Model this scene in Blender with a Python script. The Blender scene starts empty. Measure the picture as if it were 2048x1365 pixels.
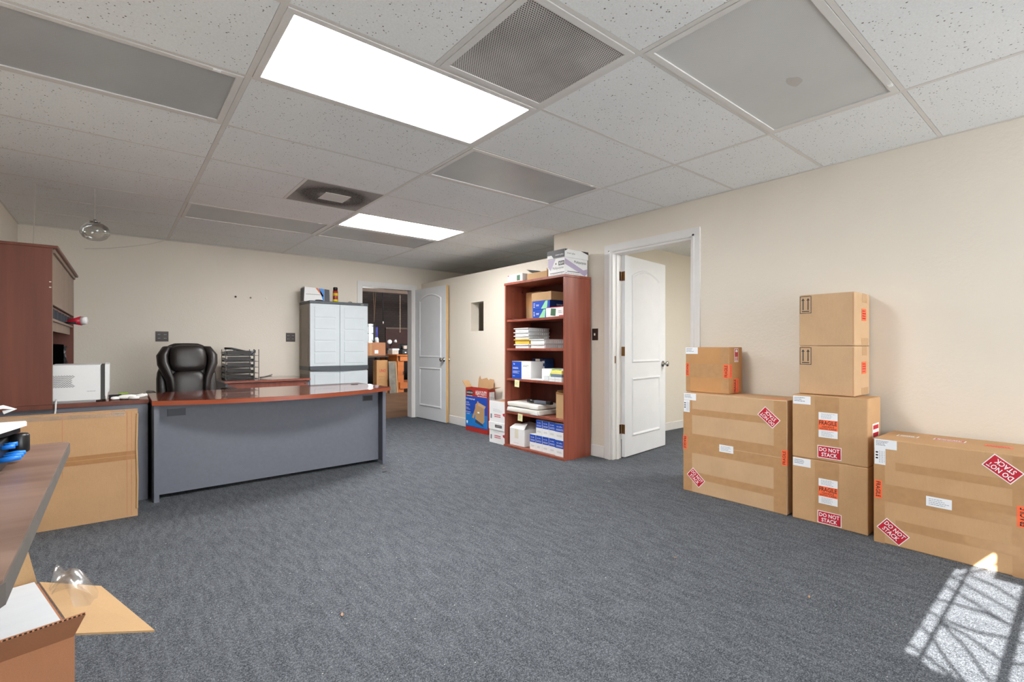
import bpy, bmesh, math, random
from mathutils import Vector, Matrix
random.seed(7)
scene = bpy.context.scene
COL = scene.collection
PI = math.pi

# ------------------------------------------------------------------ camera, world, sun, exposure
CAM_H = 1.09
cam_d = bpy.data.cameras.new('camera'); cam = bpy.data.objects.new('camera', cam_d); COL.objects.link(cam)
cam_d.sensor_width = 36.0; cam_d.lens = 976.4 / 2048 * 36.0
cam_d.shift_y = 11.5 / 2048; cam_d.clip_start = .02; cam_d.clip_end = 200
cam.location = (0, 0, CAM_H); cam.rotation_euler = (PI / 2, 0, -0.6831)
scene.camera = cam

scene.view_settings.view_transform = 'Standard'
scene.view_settings.look = 'None'
scene.view_settings.gamma = 1.0
scene.view_settings.use_curve_mapping = False
scene.view_settings.exposure = 0.53

world = bpy.data.worlds.new('world'); scene.world = world; world.use_nodes = True
bg = world.node_tree.nodes['Background']
bg.inputs['Color'].default_value = (0.93, 0.97, 1.0, 1); bg.inputs['Strength'].default_value = 10.5
scene.cycles.max_bounces = 14; scene.cycles.diffuse_bounces = 10

SUN_TAN = .445
sd = Vector((1, .016, -SUN_TAN)).normalized()
sun_l = bpy.data.lights.new('sun', 'SUN'); sun_l.energy = 34; sun_l.angle = math.radians(.25); sun_l.color = (1, .96, .91)
sun = bpy.data.objects.new('sun', sun_l); COL.objects.link(sun)
sun.rotation_euler = sd.to_track_quat('-Z', 'Y').to_euler(); sun.location = (-6, 0, 5)

XL, XR, YB, YF, ZC = -.744, 3.716, 6.814, -3.2, 2.305     # room planes
LIT = 26.0                                              # lit ceiling panels

def portal(name, loc, rot, sx, sy):
    l = bpy.data.lights.new(name, 'AREA'); l.shape = 'RECTANGLE'; l.size = sx; l.size_y = sy
    l.cycles.is_portal = True
    o = bpy.data.objects.new(name, l); COL.objects.link(o); o.location = loc; o.rotation_euler = rot
portal('front_window_portal', (2.55, YF - .1, 1.175), (PI / 2, 0, 0), 2.14, 2.15)

# ------------------------------------------------------------------ materials
def srgb(c):
    return tuple(((x / 255) / 12.92 if x / 255 <= .04045 else ((x / 255 + .055) / 1.055) ** 2.4) for x in c) + (1,)
MATS = {}
def nodes(name):
    m = bpy.data.materials.new(name); m.use_nodes = True
    nt = m.node_tree; b = nt.nodes['Principled BSDF']
    MATS[name] = m
    return m, nt, b
def N(nt, t, **k):
    n = nt.nodes.new(t)
    for a, v in k.items(): setattr(n, a, v)
    return n
def coords(nt, world=False):
    if world: return N(nt, 'ShaderNodeNewGeometry').outputs['Position']
    return N(nt, 'ShaderNodeTexCoord').outputs['Object']
def mapped(nt, vec, scale):
    mp = N(nt, 'ShaderNodeMapping'); mp.inputs['Scale'].default_value = scale
    nt.links.new(vec, mp.inputs['Vector']); return mp.outputs['Vector']
def noise(nt, vec, scale, detail=4, rough=.55):
    n = N(nt, 'ShaderNodeTexNoise'); n.inputs['Scale'].default_value = scale
    n.inputs['Detail'].default_value = detail; n.inputs['Roughness'].default_value = rough
    nt.links.new(vec, n.inputs['Vector']); return n.outputs['Fac']
def ramp(nt, fac, stops):
    r = N(nt, 'ShaderNodeValToRGB'); e = r.color_ramp.elements
    while len(e) < len(stops): e.new(.5)
    for el, (p, c) in zip(e, stops): el.position = p; el.color = c
    nt.links.new(fac, r.inputs['Fac']); return r.outputs['Color']
def mixc(nt, fac, a, b, mode='MIX'):
    m = N(nt, 'ShaderNodeMix', data_type='RGBA', blend_type=mode)
    if isinstance(fac, float): m.inputs[0].default_value = fac
    else: nt.links.new(fac, m.inputs[0])
    for s, i in ((a, 6), (b, 7)):
        if isinstance(s, tuple): m.inputs[i].default_value = s
        else: nt.links.new(s, m.inputs[i])
    return m.outputs[2]
def math_(nt, op, a, b=None, c=None):
    m = N(nt, 'ShaderNodeMath', operation=op)
    for i, s in enumerate((a, b, c)):
        if s is None: continue
        if isinstance(s, (int, float)): m.inputs[i].default_value = s
        else: nt.links.new(s, m.inputs[i])
    return m.outputs[0]
def bump(nt, b, h, dist, strength=1.0):
    n = N(nt, 'ShaderNodeBump'); n.inputs['Distance'].default_value = dist; n.inputs['Strength'].default_value = strength
    nt.links.new(h, n.inputs['Height']); nt.links.new(n.outputs['Normal'], b.inputs['Normal'])
def scale_c(c, k): return tuple(min(1, x * k) for x in c[:3]) + (1,)

def M(name, rgb, rough=.55, var=.08, vscale=6, stretch=(1, 1, 1), bump_d=0, bscale=60, metal=0, spec=.5, coat=0, emit=0, alpha=1):
    if name in MATS: return MATS[name]
    m, nt, b = nodes(name); c = srgb(rgb)
    v = coords(nt); vv = mapped(nt, v, stretch)
    f = noise(nt, vv, vscale)
    col = ramp(nt, f, [(.3, scale_c(c, 1 - var)), (.7, scale_c(c, 1 + var))])
    nt.links.new(col, b.inputs['Base Color'])
    b.inputs['Roughness'].default_value = rough; b.inputs['Metallic'].default_value = metal
    b.inputs['Specular IOR Level'].default_value = spec
    b.inputs['Coat Weight'].default_value = coat; b.inputs['Coat Roughness'].default_value = .05
    if bump_d: bump(nt, b, noise(nt, vv, bscale, 3), bump_d)
    if emit:
        b.inputs['Emission Color'].default_value = c; b.inputs['Emission Strength'].default_value = emit
    if alpha < 1: b.inputs['Alpha'].default_value = alpha
    return m

def wood(name, c1, c2, rough=.4, grain=(1, 1, .06), sc=22, coat=0, spec=.5):
    m, nt, b = nodes(name)
    vv = mapped(nt, coords(nt), grain)
    f = noise(nt, vv, sc, 6, .6); f2 = noise(nt, vv, sc * .25, 2)
    col = mixc(nt, .35, ramp(nt, f, [(.3, srgb(c1)), (.7, srgb(c2))]), ramp(nt, f2, [(.35, srgb(c1)), (.65, srgb(c2))]))
    nt.links.new(col, b.inputs['Base Color']); b.inputs['Roughness'].default_value = rough
    b.inputs['Specular IOR Level'].default_value = spec
    b.inputs['Coat Weight'].default_value = coat; b.inputs['Coat Roughness'].default_value = .03
    return m

def cardboard(name, rgb, var=.07):
    m, nt, b = nodes(name); c = srgb(rgb); v = coords(nt)
    f = noise(nt, v, 5, 3); f2 = noise(nt, mapped(nt, v, (1, 1, .15)), 160, 2); f3 = noise(nt, v, 420, 2)
    col = ramp(nt, f, [(.3, scale_c(c, 1 - var)), (.7, scale_c(c, 1 + var))])
    col = mixc(nt, .09, col, ramp(nt, f2, [(.35, scale_c(c, .78)), (.65, scale_c(c, 1.18))]))
    col = mixc(nt, .18, col, ramp(nt, f3, [(.35, scale_c(c, .7)), (.65, scale_c(c, 1.25))]))
    nt.links.new(col, b.inputs['Base Color']); b.inputs['Roughness'].default_value = .72
    b.inputs['Specular IOR Level'].default_value = .25
    bump(nt, b, f2, .0003)
    return m

# carpet: short loop pile with light and dark flecks
m, nt, b = nodes('carpet'); v = coords(nt, True)
n1 = noise(nt, v, 200, 2, .75); n2 = noise(nt, v, 78, 4, .85); n3 = noise(nt, v, 1.3, 4); n4 = noise(nt, mapped(nt, v, (1, .25, 1)), 30, 3)
c = mixc(nt, .5, ramp(nt, n1, [(.38, srgb((30, 33, 35))), (.5, srgb((73, 77, 82))), (.63, srgb((158, 162, 170)))]),
         ramp(nt, n2, [(.38, srgb((36, 39, 42))), (.5, srgb((72, 76, 82))), (.63, srgb((142, 146, 154)))]))
c = mixc(nt, .15, c, ramp(nt, n3, [(.35, srgb((74, 77, 82))), (.65, srgb((96, 99, 104)))]))
c = mixc(nt, .14, c, ramp(nt, n4, [(.38, srgb((40, 43, 46))), (.62, srgb((130, 134, 140)))]))
nt.links.new(c, b.inputs['Base Color']); b.inputs['Roughness'].default_value = .95; b.inputs['Specular IOR Level'].default_value = .1
bump(nt, b, mixc(nt, .5, n1, n2), .004)

# wall paint: lightly stippled cream
def paint(name, rgb, var=.025):
    m, nt, b = nodes(name); v = coords(nt, True); c = srgb(rgb)
    nt.links.new(ramp(nt, noise(nt, v, .9, 4), [(.3, scale_c(c, 1 - var)), (.7, scale_c(c, 1 + var))]), b.inputs['Base Color'])
    b.inputs['Roughness'].default_value = .5; b.inputs['Specular IOR Level'].default_value = .35
    bump(nt, b, noise(nt, v, 55, 4, .6), .0016)
    return m
CREAM = paint('cream_wall_paint', (224, 216, 203))
ROOM2 = paint('office_wall_paint', (226, 219, 206))

# mineral fibre ceiling tile with pin holes
m, nt, b = nodes('ceiling_tile_fibre'); v = coords(nt, True)
vo = N(nt, 'ShaderNodeTexVoronoi'); vo.inputs['Scale'].default_value = 62; vo.inputs['Randomness'].default_value = 1
nt.links.new(mapped(nt, v, (1, 1, 1)), vo.inputs['Vector'])
sz = noise(nt, v, 47, 2)
pit = math_(nt, 'LESS_THAN', vo.outputs['Distance'], math_(nt, 'MULTIPLY_ADD', sz, .62, -.19))
oi = N(nt, 'ShaderNodeObjectInfo')
base = mixc(nt, math_(nt, 'MULTIPLY', oi.outputs['Random'], .5), srgb((236, 238, 238)), srgb((228, 231, 232)))
base = mixc(nt, .25, base, ramp(nt, noise(nt, v, 1.4, 4), [(.35, srgb((220, 222, 222))), (.65, srgb((240, 243, 243)))]))
base = mixc(nt, .2, base, ramp(nt, noise(nt, v, 130, 3), [(.35, srgb((204, 206, 206))), (.65, srgb((244, 247, 248)))]))
col = mixc(nt, pit, base, srgb((132, 125, 118)))
nt.links.new(col, b.inputs['Base Color']); b.inputs['Roughness'].default_value = .9; b.inputs['Specular IOR Level'].default_value = .15
bump(nt, b, math_(nt, 'SUBTRACT', math_(nt, 'MULTIPLY', noise(nt, v, 130, 3), .3), pit), .0012)

# perforated steel return air grille
m, nt, b = nodes('perforated_grille'); v = coords(nt, True); sx = N(nt, 'ShaderNodeSeparateXYZ'); nt.links.new(v, sx.inputs[0])
K = 96.0
row = math_(nt, 'MULTIPLY', sx.outputs['Y'], K * 1.1547); rf = math_(nt, 'FLOOR', row)
xx = math_(nt, 'MULTIPLY_ADD', sx.outputs['X'], K, math_(nt, 'MULTIPLY', math_(nt, 'FLOORED_MODULO', rf, 2.0), .5))
dx = math_(nt, 'SUBTRACT', math_(nt, 'FRACT', xx), .5); dy = math_(nt, 'MULTIPLY', math_(nt, 'SUBTRACT', math_(nt, 'FRACT', row), .5), .866)
d = math_(nt, 'SQRT', math_(nt, 'ADD', math_(nt, 'POWER', dx, 2.0), math_(nt, 'POWER', dy, 2.0)))
hole = math_(nt, 'LESS_THAN', d, .29)
dirt = ramp(nt, noise(nt, v, 3.2, 3), [(.4, srgb((206, 203, 199))), (.65, srgb((176, 172, 168)))])
nt.links.new(mixc(nt, hole, dirt, srgb((58, 56, 54))), b.inputs['Base Color']); b.inputs['Roughness'].default_value = .5

# sooty supply air panel: soot blown in a ring around the centre plate (object space, centre at origin)
m, nt, b = nodes('sooty_vent'); v = coords(nt); sx = N(nt, 'ShaderNodeSeparateXYZ'); nt.links.new(v, sx.inputs[0])
r2 = math_(nt, 'SQRT', math_(nt, 'ADD', math_(nt, 'POWER', math_(nt, 'MULTIPLY', sx.outputs['X'], .95), 2.0), math_(nt, 'POWER', math_(nt, 'MULTIPLY', sx.outputs['Y'], 1.05), 2.0)))
wob = math_(nt, 'MULTIPLY_ADD', noise(nt, v, 6, 3), .09, -.045)
soot = ramp(nt, math_(nt, 'ADD', r2, wob), [(.08, (.15, .15, .15, 1)), (.13, (.9, .9, .9, 1)), (.22, (1, 1, 1, 1)), (.29, (.55, .55, .55, 1)), (.36, (.42, .42, .42, 1))])
fl = ramp(nt, noise(nt, v, 90, 2), [(.4, (.8, .8, .8, 1)), (.6, (1, 1, 1, 1))])
s2 = mixc(nt, 1.0, soot, fl, 'MULTIPLY')
nt.links.new(mixc(nt, s2, srgb((190, 186, 181)), srgb((52, 47, 44))), b.inputs['Base Color']); b.inputs['Roughness'].default_value = .8

# acrylic prismatic diffuser, unlit and lit
def diffuser(name, rgb, rgb2):
    m, nt, b = nodes(name); v = coords(nt, True)
    ch = N(nt, 'ShaderNodeTexChecker'); ch.inputs['Scale'].default_value = 190
    nt.links.new(v, ch.inputs['Vector'])
    a = ramp(nt, noise(nt, v, 2.2, 3), [(.35, srgb(rgb)), (.65, srgb(rgb2))])
    nt.links.new(mixc(nt, .08, a, ch.outputs['Color']), b.inputs['Base Color']); b.inputs['Roughness'].default_value = .28
    bump(nt, b, ch.outputs['Fac'], .0006)
    return m
DIFF = diffuser('unlit_acrylic_diffuser', (174, 177, 178), (182, 185, 186))
DIFF2 = diffuser('unlit_acrylic_diffuser_pale', (202, 203, 202), (208, 209, 208))
m, nt, b = nodes('lit_diffuser'); b.inputs['Base Color'].default_value = (.9, .9, .9, 1)
b.inputs['Emission Color'].default_value = (1, .995, .985, 1); b.inputs['Emission Strength'].default_value = LIT
nt.links.new(ramp(nt, noise(nt, coords(nt), 3), [(.3, (.88, .88, .88, 1)), (.7, (.92, .92, .92, 1))]), b.inputs['Base Color'])

m, nt, b = nodes('lit_diffuser_office'); b.inputs['Emission Color'].default_value = (1, .99, .97, 1); b.inputs['Emission Strength'].default_value = 29
nt.links.new(ramp(nt, noise(nt, coords(nt), 3), [(.3, (.88, .88, .88, 1)), (.7, (.92, .92, .92, 1))]), b.inputs['Base Color'])
m, nt, b = nodes('clear_glass'); b.inputs['Base Color'].default_value = (.95, .96, .96, 1); b.inputs['Roughness'].default_value = .02
tr = N(nt, 'ShaderNodeBsdfTransparent'); gl = N(nt, 'ShaderNodeBsdfGlossy'); gl.inputs['Roughness'].default_value = .04
lw = N(nt, 'ShaderNodeFresnel'); lw.inputs['IOR'].default_value = 1.5; mx = N(nt, 'ShaderNodeMixShader')
nt.links.new(math_(nt, 'MULTIPLY_ADD', lw.outputs[0], .55, .06), mx.inputs[0]); nt.links.new(tr.outputs[0], mx.inputs[1]); nt.links.new(gl.outputs[0], mx.inputs[2]); nt.links.new(mx.outputs[0], nt.nodes['Material Output'].inputs['Surface'])
nt.links.new(ramp(nt, noise(nt, coords(nt), 14, 2), [(.3, (.78, .78, .76, 1)), (.7, (.96, .96, .95, 1))]), tr.inputs[0])
m, nt, b = nodes('window_glass'); tr = N(nt, 'ShaderNodeBsdfTransparent'); gl = N(nt, 'ShaderNodeBsdfGlossy'); gl.inputs['Roughness'].default_value = .02
mx = N(nt, 'ShaderNodeMixShader'); mx.inputs[0].default_value = .06
nt.links.new(tr.outputs[0], mx.inputs[1]); nt.links.new(gl.outputs[0], mx.inputs[2]); nt.links.new(mx.outputs[0], nt.nodes['Material Output'].inputs['Surface'])
nt.links.new(ramp(nt, noise(nt, coords(nt), 2), [(0, (.96, .97, .97, 1)), (1, (1, 1, 1, 1))]), tr.inputs[0])
m, nt, b = nodes('clear_film'); tr = N(nt, 'ShaderNodeBsdfTransparent'); gl = N(nt, 'ShaderNodeBsdfGlossy'); gl.inputs['Roughness'].default_value = .3
mx = N(nt, 'ShaderNodeMixShader')
fm = N(nt, 'ShaderNodeMapRange'); fm.inputs[3].default_value = .0; fm.inputs[4].default_value = .3
nt.links.new(noise(nt, coords(nt), 18, 3), fm.inputs[0]); nt.links.new(fm.outputs[0], mx.inputs[0])
nt.links.new(tr.outputs[0], mx.inputs[1]); nt.links.new(gl.outputs[0], mx.inputs[2]); nt.links.new(mx.outputs[0], nt.nodes['Material Output'].inputs['Surface'])

# warehouse brick
m, nt, b = nodes('dark_brick'); v = coords(nt, True)
br = N(nt, 'ShaderNodeTexBrick'); br.inputs['Scale'].default_value = 4.0
br.inputs['Color1'].default_value = srgb((58, 46, 41)); br.inputs['Color2'].default_value = srgb((48, 39, 36)); br.inputs['Mortar'].default_value = srgb((38, 33, 31))
mp = N(nt, 'ShaderNodeMapping'); mp.inputs['Rotation'].default_value = (PI / 2, 0, 0); nt.links.new(v, mp.inputs['Vector'])
nt.links.new(mp.outputs[0], br.inputs['Vector']); nt.links.new(br.outputs['Color'], b.inputs['Base Color']); b.inputs['Roughness'].default_value = .9
m, nt, b = nodes('warehouse_floor'); v = coords(nt, True)
nt.links.new(mixc(nt, .5, ramp(nt, noise(nt, mapped(nt, v, (.3, 3, 1)), 3, 5), [(.3, srgb((98, 70, 49))), (.7, srgb((136, 102, 76)))]),
                  ramp(nt, noise(nt, v, 2.2, 4), [(.3, srgb((92, 67, 50))), (.7, srgb((144, 112, 86)))])), b.inputs['Base Color']); b.inputs['Roughness'].default_value = .6

TRIM = M('white_trim_paint', (226, 224, 222), .35, .02)
DOORP = M('white_door_paint', (222, 224, 227), .38, .02, bump_d=.0004, bscale=120)
TBAR = M('ceiling_grid_paint', (214, 212, 208), .4, .03)
FRAME = M('fixture_frame', (218, 216, 213), .4, .03)
DARKGAP = M('dark_gap', (40, 38, 37), .9, .1)
BRASS = M('antique_brass', (132, 98, 62), .35, .1, metal=.9)
STEEL = M('satin_nickel', (176, 172, 166), .22, .05, metal=1)
WOODEDGE = wood('raw_pine_edge', (205, 165, 105), (222, 186, 128), .6)
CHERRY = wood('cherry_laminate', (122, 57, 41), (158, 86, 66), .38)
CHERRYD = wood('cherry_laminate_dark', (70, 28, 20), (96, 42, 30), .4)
CHERRYTOP = wood('cherry_desktop', (86, 34, 20), (124, 54, 32), .16, (.06, 1, 1), 18, coat=.6)
CHERRYEDGE = wood('cherry_edge_band', (144, 66, 40), (160, 80, 50), .35, (.06, 1, 1))
HUTCH = wood('hutch_mahogany', (92, 48, 36), (120, 66, 50), .42, (1, 1, .08), 14)
TAUPE = wood('hutch_taupe_front', (128, 108, 92), (142, 120, 104), .45)
GREY = M('desk_grey_laminate', (106, 109, 120), .5, .05, 40)
GREYD = M('desk_grey_dark', (66, 68, 76), .5, .05)
BLACK = M('black_plastic', (24, 24, 26), .35, .1)
LEATHER = M('black_leather', (38, 33, 31), .34, .15, 5, bump_d=.0012, bscale=160)
CARD = cardboard('cardboard', (196, 157, 116)); CARD2 = cardboard('cardboard_pale', (200, 166, 130)); CARD3 = cardboard('cardboard_orange', (194, 146, 98))
CARDR = cardboard('cardboard_reddish', (182, 126, 92)); KRAFT = cardboard('kraft_tan', (184, 150, 110)); CARDF = cardboard('cardboard_flat', (184, 147, 109))
TAPE = M('packing_tape', (184, 143, 101), .28, .06, 30)
TAPEC = M('glossy_tape', (190, 150, 108), .2, .06, 30)
LABEL = M('label_paper', (236, 238, 242), .5, .02)
RED = M('label_red', (196, 32, 52), .4, .05)
ORANGE = M('label_orange', (255, 112, 66), .45, .04)
INK = M('print_ink', (30, 24, 24), .6, .05)
INKG = M('print_grey', (120, 122, 132), .6, .05)
WHITE = M('print_white', (242, 242, 242), .5, .02)
PLASW = M('white_plastic', (224, 226, 228), .4, .02)
CABW = M('cabinet_pale_grey', (196, 204, 208), .45, .02)
CABT = M('cabinet_taupe', (150, 142, 130), .5, .04)
CABD = M('cabinet_charcoal', (74, 80, 86), .45, .06)
BLUE = M('carton_blue', (24, 74, 176), .4, .05)
NAVY = M('carton_navy', (18, 52, 104), .4, .06)
CYANB = M('carton_sky_blue', (24, 124, 206), .4, .06)
GREENP = M('print_green', (62, 104, 72), .5, .1); MINT = M('print_mint', (142, 212, 166), .5, .05); LIME = M('print_lime', (146, 190, 40), .5, .05)
PURPLE = M('print_lilac', (176, 164, 190), .5, .05)
BOXW = M('white_carton', (232, 232, 232), .55, .03)
BOXDK = M('carton_black_print', (52, 50, 54), .5, .05)
REDCARD = M('carton_red', (176, 46, 38), .45, .05)
YELLOW = M('yellow_paper', (224, 186, 72), .6, .05); PALEY = M('sticky_note_yellow', (228, 224, 172), .7, .03)
BROWNP = M('brown_switch_plate', (52, 38, 32), .4, .08)
IVORY = M('ivory_plastic', (226, 218, 200), .4, .03)
TABLEW = wood('worn_table_laminate', (108, 84, 72), (150, 124, 110), .35, (.1, 1, 1), 14)
TABLEE = M('table_edge_rubber', (104, 98, 93), .5, .12, 14)
FOAM = M('white_foam', (206, 209, 212), .7, .03, 6, (1, 6, 1))
BLUEC = M('blue_connector', (20, 120, 220), .35, .05)
BENCH = wood('workbench_pine', (176, 92, 34), (206, 120, 54), .55, (.1, 1, 1), 10)
DBROWN = wood('brown_panelling', (92, 74, 60), (112, 92, 76), .6)
PAPER = M('white_paper', (236, 236, 234), .6, .02)
REDP = M('red_plastic', (206, 40, 62), .35, .05)
ROPE = M('rope_fibre', (120, 92, 66), .8, .1)
CHROME = M('chrome', (190, 190, 192), .12, .03, metal=1)
LEAF = M('dry_leaf', (170, 130, 100), .8, .1)

# ------------------------------------------------------------------ builders (all geometry given in world metres)
INV = {}      # object -> inverse of its root matrix
class B:
    def __init__(s): s.bm = bmesh.new()
    def box(s, a, b, bev=0, seg=1, T=None):
        x0, y0, z0 = (min(p, q) for p, q in zip(a, b)); x1, y1, z1 = (max(p, q) for p, q in zip(a, b))
        co = [(x0, y0, z0), (x1, y0, z0), (x1, y1, z0), (x0, y1, z0), (x0, y0, z1), (x1, y0, z1), (x1, y1, z1), (x0, y1, z1)]
        vs = [s.bm.verts.new(T @ Vector(c) if T else c) for c in co]
        fs = [s.bm.faces.new([vs[i] for i in f]) for f in ((3, 2, 1, 0), (4, 5, 6, 7), (0, 1, 5, 4), (1, 2, 6, 5), (2, 3, 7, 6), (3, 0, 4, 7))]
        if bev:
            ed = list({e for f in fs for e in f.edges})
            bmesh.ops.bevel(s.bm, geom=ed, offset=bev, segments=seg, profile=.5, affect='EDGES', clamp_overlap=True)
        return s
    def poly(s, pts, ext):            # extruded polygon: pts 3D list, ext vector
        e = Vector(ext); a = [s.bm.verts.new(p) for p in pts]; b = [s.bm.verts.new(Vector(p) + e) for p in pts]
        n = len(pts)
        s.bm.faces.new(a); s.bm.faces.new(list(reversed(b)))
        for i in range(n): s.bm.faces.new((a[i], b[i], b[(i + 1) % n], a[(i + 1) % n]))
        return s
    def tube(s, pts, r, n=8, cap=True, flat=None):
        pts = [Vector(p) for p in pts]; rs = r if isinstance(r, (list, tuple)) else [r] * len(pts)
        rings = []; up = None
        for i, p in enumerate(pts):
            t = (pts[min(i + 1, len(pts) - 1)] - pts[max(i - 1, 0)]).normalized()
            if up is None:
                up = Vector((0, 0, 1)) if abs(t.z) < .9 else Vector((0, 1, 0))
                if flat: up = Vector(flat)
            u = t.cross(up).normalized(); w = u.cross(t).normalized(); up = w
            k = rs[i]; ku, kw = k if isinstance(k, tuple) else (k, k)
            rings.append([s.bm.verts.new(p + u * math.cos(a) * ku + w * math.sin(a) * kw) for a in (2 * PI * j / n for j in range(n))])
        for a, b in zip(rings, rings[1:]):
            for j in range(n): s.bm.faces.new((a[j], a[(j + 1) % n], b[(j + 1) % n], b[j]))
        if cap: s.bm.faces.new(list(reversed(rings[0]))); s.bm.faces.new(rings[-1])
        return s
    def lathe(s, c, prof, n=24, axis=(0, 0, 1)):
        q = Vector((0, 0, 1)).rotation_difference(Vector(axis)); c = Vector(c); rings = []
        for r, h in prof:
            if r < 1e-6: rings.append([s.bm.verts.new(c + q @ Vector((0, 0, h)))])
            else: rings.append([s.bm.verts.new(c + q @ Vector((r * math.cos(2 * PI * j / n), r * math.sin(2 * PI * j / n), h))) for j in range(n)])
        for a, b in zip(rings, rings[1:]):
            for j in range(n):
                k = (j + 1) % n
                if len(a) == 1 and len(b) == 1: continue
                if len(a) == 1: s.bm.faces.new((a[0], b[k], b[j]))
                elif len(b) == 1: s.bm.faces.new((a[j], a[k], b[0]))
                else: s.bm.faces.new((a[j], a[k], b[k], b[j]))
        if len(rings[0]) > 1: s.bm.faces.new(list(reversed(rings[0])))
        if len(rings[-1]) > 1: s.bm.faces.new(rings[-1])
        return s
    def pillow(s, c, h, e=3.0, n=20, T=None):    # super-ellipsoid cushion, half sizes h
        sg = lambda v, p: math.copysign(abs(v) ** p, v); k = 2 / e; rings = []
        for i in range(n // 2 + 1):
            ph = -PI / 2 + PI * i / (n // 2); ring = []
            for j in range(n):
                th = 2 * PI * j / n
                v = Vector((h[0] * sg(math.cos(ph), k) * sg(math.cos(th), k), h[1] * sg(math.cos(ph), k) * sg(math.sin(th), k), h[2] * sg(math.sin(ph), k))) + Vector(c)
                ring.append(T @ v if T else v)
            rings.append([s.bm.verts.new(p) for p in ring])
        for a, b in zip(rings, rings[1:]):
            for j in range(n): s.bm.faces.new((a[j], a[(j + 1) % n], b[(j + 1) % n], b[j]))
        bmesh.ops.remove_doubles(s.bm, verts=s.bm.verts[:], dist=1e-5)
        return s
    def done(s, name, mat, parent=None, smooth=False, kind=None, T=None, noise_=0):
        bm = s.bm
        if noise_:
            for v in bm.verts: v.co += Vector((random.uniform(-1, 1), random.uniform(-1, 1), random.uniform(-1, 1))) * noise_
        if T: bm.transform(T)
        if parent is not None: bm.transform(INV[parent])
        bmesh.ops.recalc_face_normals(bm, faces=bm.faces[:])
        me = bpy.data.meshes.new(name); bm.to_mesh(me); bm.free()
        me.materials.append(MATS[mat] if isinstance(mat, str) else mat)
        if smooth:
            for p in me.polygons: p.use_smooth = True
        o = bpy.data.objects.new(name, me); COL.objects.link(o)
        if parent is not None: o.parent = parent; INV[o] = INV[parent]
        else: INV[o] = Matrix.Identity(4)
        if kind: o['kind'] = kind
        return o

def thing(name, label, cat, loc=(0, 0, 0), rz=0, group=None):
    o = bpy.data.objects.new(name, None); COL.objects.link(o); o.empty_display_size = .05
    o.location = loc; o.rotation_euler = (0, 0, rz)
    o['label'] = label; o['category'] = cat
    if group: o['group'] = group
    INV[o] = (Matrix.Translation(loc) @ Matrix.Rotation(rz, 4, 'Z')).inverted()
    return o
def tag(o, label, cat, group=None):
    o['label'] = label; o['category'] = cat
    if group: o['group'] = group
    return o
def box(name, a, b, mat, parent=None, bev=0, kind=None, seg=1, T=None):
    return B().box(a, b, bev, seg).done(name, mat, parent, kind=kind, T=T, smooth=False)
def struct(name, a, b, mat, bev=0): return box(name, a, b, mat, None, bev, 'structure')
def smooth_by_angle(o, ang=.6):
    for p in o.data.polygons: p.use_smooth = True
    o.data.set_sharp_from_angle(angle=ang); return o

# flat print on faces: frame = (origin, U, V)
def FX(X): return (Vector((X, 0, 0)), Vector((0, -1, 0)), Vector((0, 0, 1)))      # face looking to -X: u = -y, v = z
def FY(Y): return (Vector((0, Y, 0)), Vector((1, 0, 0)), Vector((0, 0, 1)))       # face looking to -Y: u = x, v = z
def FT(Z): return (Vector((0, 0, Z)), Vector((0, -1, 0)), Vector((1, 0, 0)))      # top face: u = -y, v = x
def fmat(fr, uc, vc, rot, lift):
    o, U, V = fr; n = U.cross(V); c, s = math.cos(rot), math.sin(rot)
    u2 = U * c + V * s; v2 = V * c - U * s; p = o + U * uc + V * vc + n * lift
    return Matrix(((u2.x, v2.x, n.x, p.x), (u2.y, v2.y, n.y, p.y), (u2.z, v2.z, n.z, p.z), (0, 0, 0, 1)))
def slab(name, fr, uc, vc, w, h, mat, parent, rot=0, lift=.0002, th=.0006):
    return B().box((-w / 2, -h / 2, 0), (w / 2, h / 2, th)).done(name, mat, parent, T=fmat(fr, uc, vc, rot, lift))
def shape(name, fr, pts, mat, parent, lift=.0008, th=.0004):       # flat polygon print, pts in (u, v)
    T = fmat(fr, 0, 0, 0, lift)
    return B().poly([(u, v, 0) for u, v in pts], (0, 0, th)).done(name, mat, parent, T=T)
def text(body, fr, uc, vc, w, h, mat, parent, rot=0, lift=.0012, bold=.0, name='lettering'):
    cu = bpy.data.curves.new('t', 'FONT'); cu.body = body; cu.align_x = 'CENTER'; cu.resolution_u = 2; cu.offset = bold; cu.space_line = .95
    to = bpy.data.objects.new('t', cu); me0 = bpy.data.meshes.new_from_object(to)
    bm = bmesh.new(); bm.from_mesh(me0)
    xs = [v.co.x for v in bm.verts]; ys = [v.co.y for v in bm.verts]
    cx, cy = (min(xs) + max(xs)) / 2, (min(ys) + max(ys)) / 2; kx, ky = w / (max(xs) - min(xs)), h / (max(ys) - min(ys))
    for v in bm.verts: v.co = Vector(((v.co.x - cx) * kx, (v.co.y - cy) * ky, 0))
    bpy.data.objects.remove(to); bpy.data.curves.remove(cu); bpy.data.meshes.remove(me0)
    b = B(); b.bm.free(); b.bm = bm
    T = fmat(fr, uc, vc, rot, lift); bm.transform(T); bm.transform(INV[parent])
    me = bpy.data.meshes.new(name); bm.to_mesh(me); bm.free(); me.materials.append(mat)
    o = bpy.data.objects.new(name, me); COL.objects.link(o); o.parent = parent; INV[o] = INV[parent]
    return o
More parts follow.
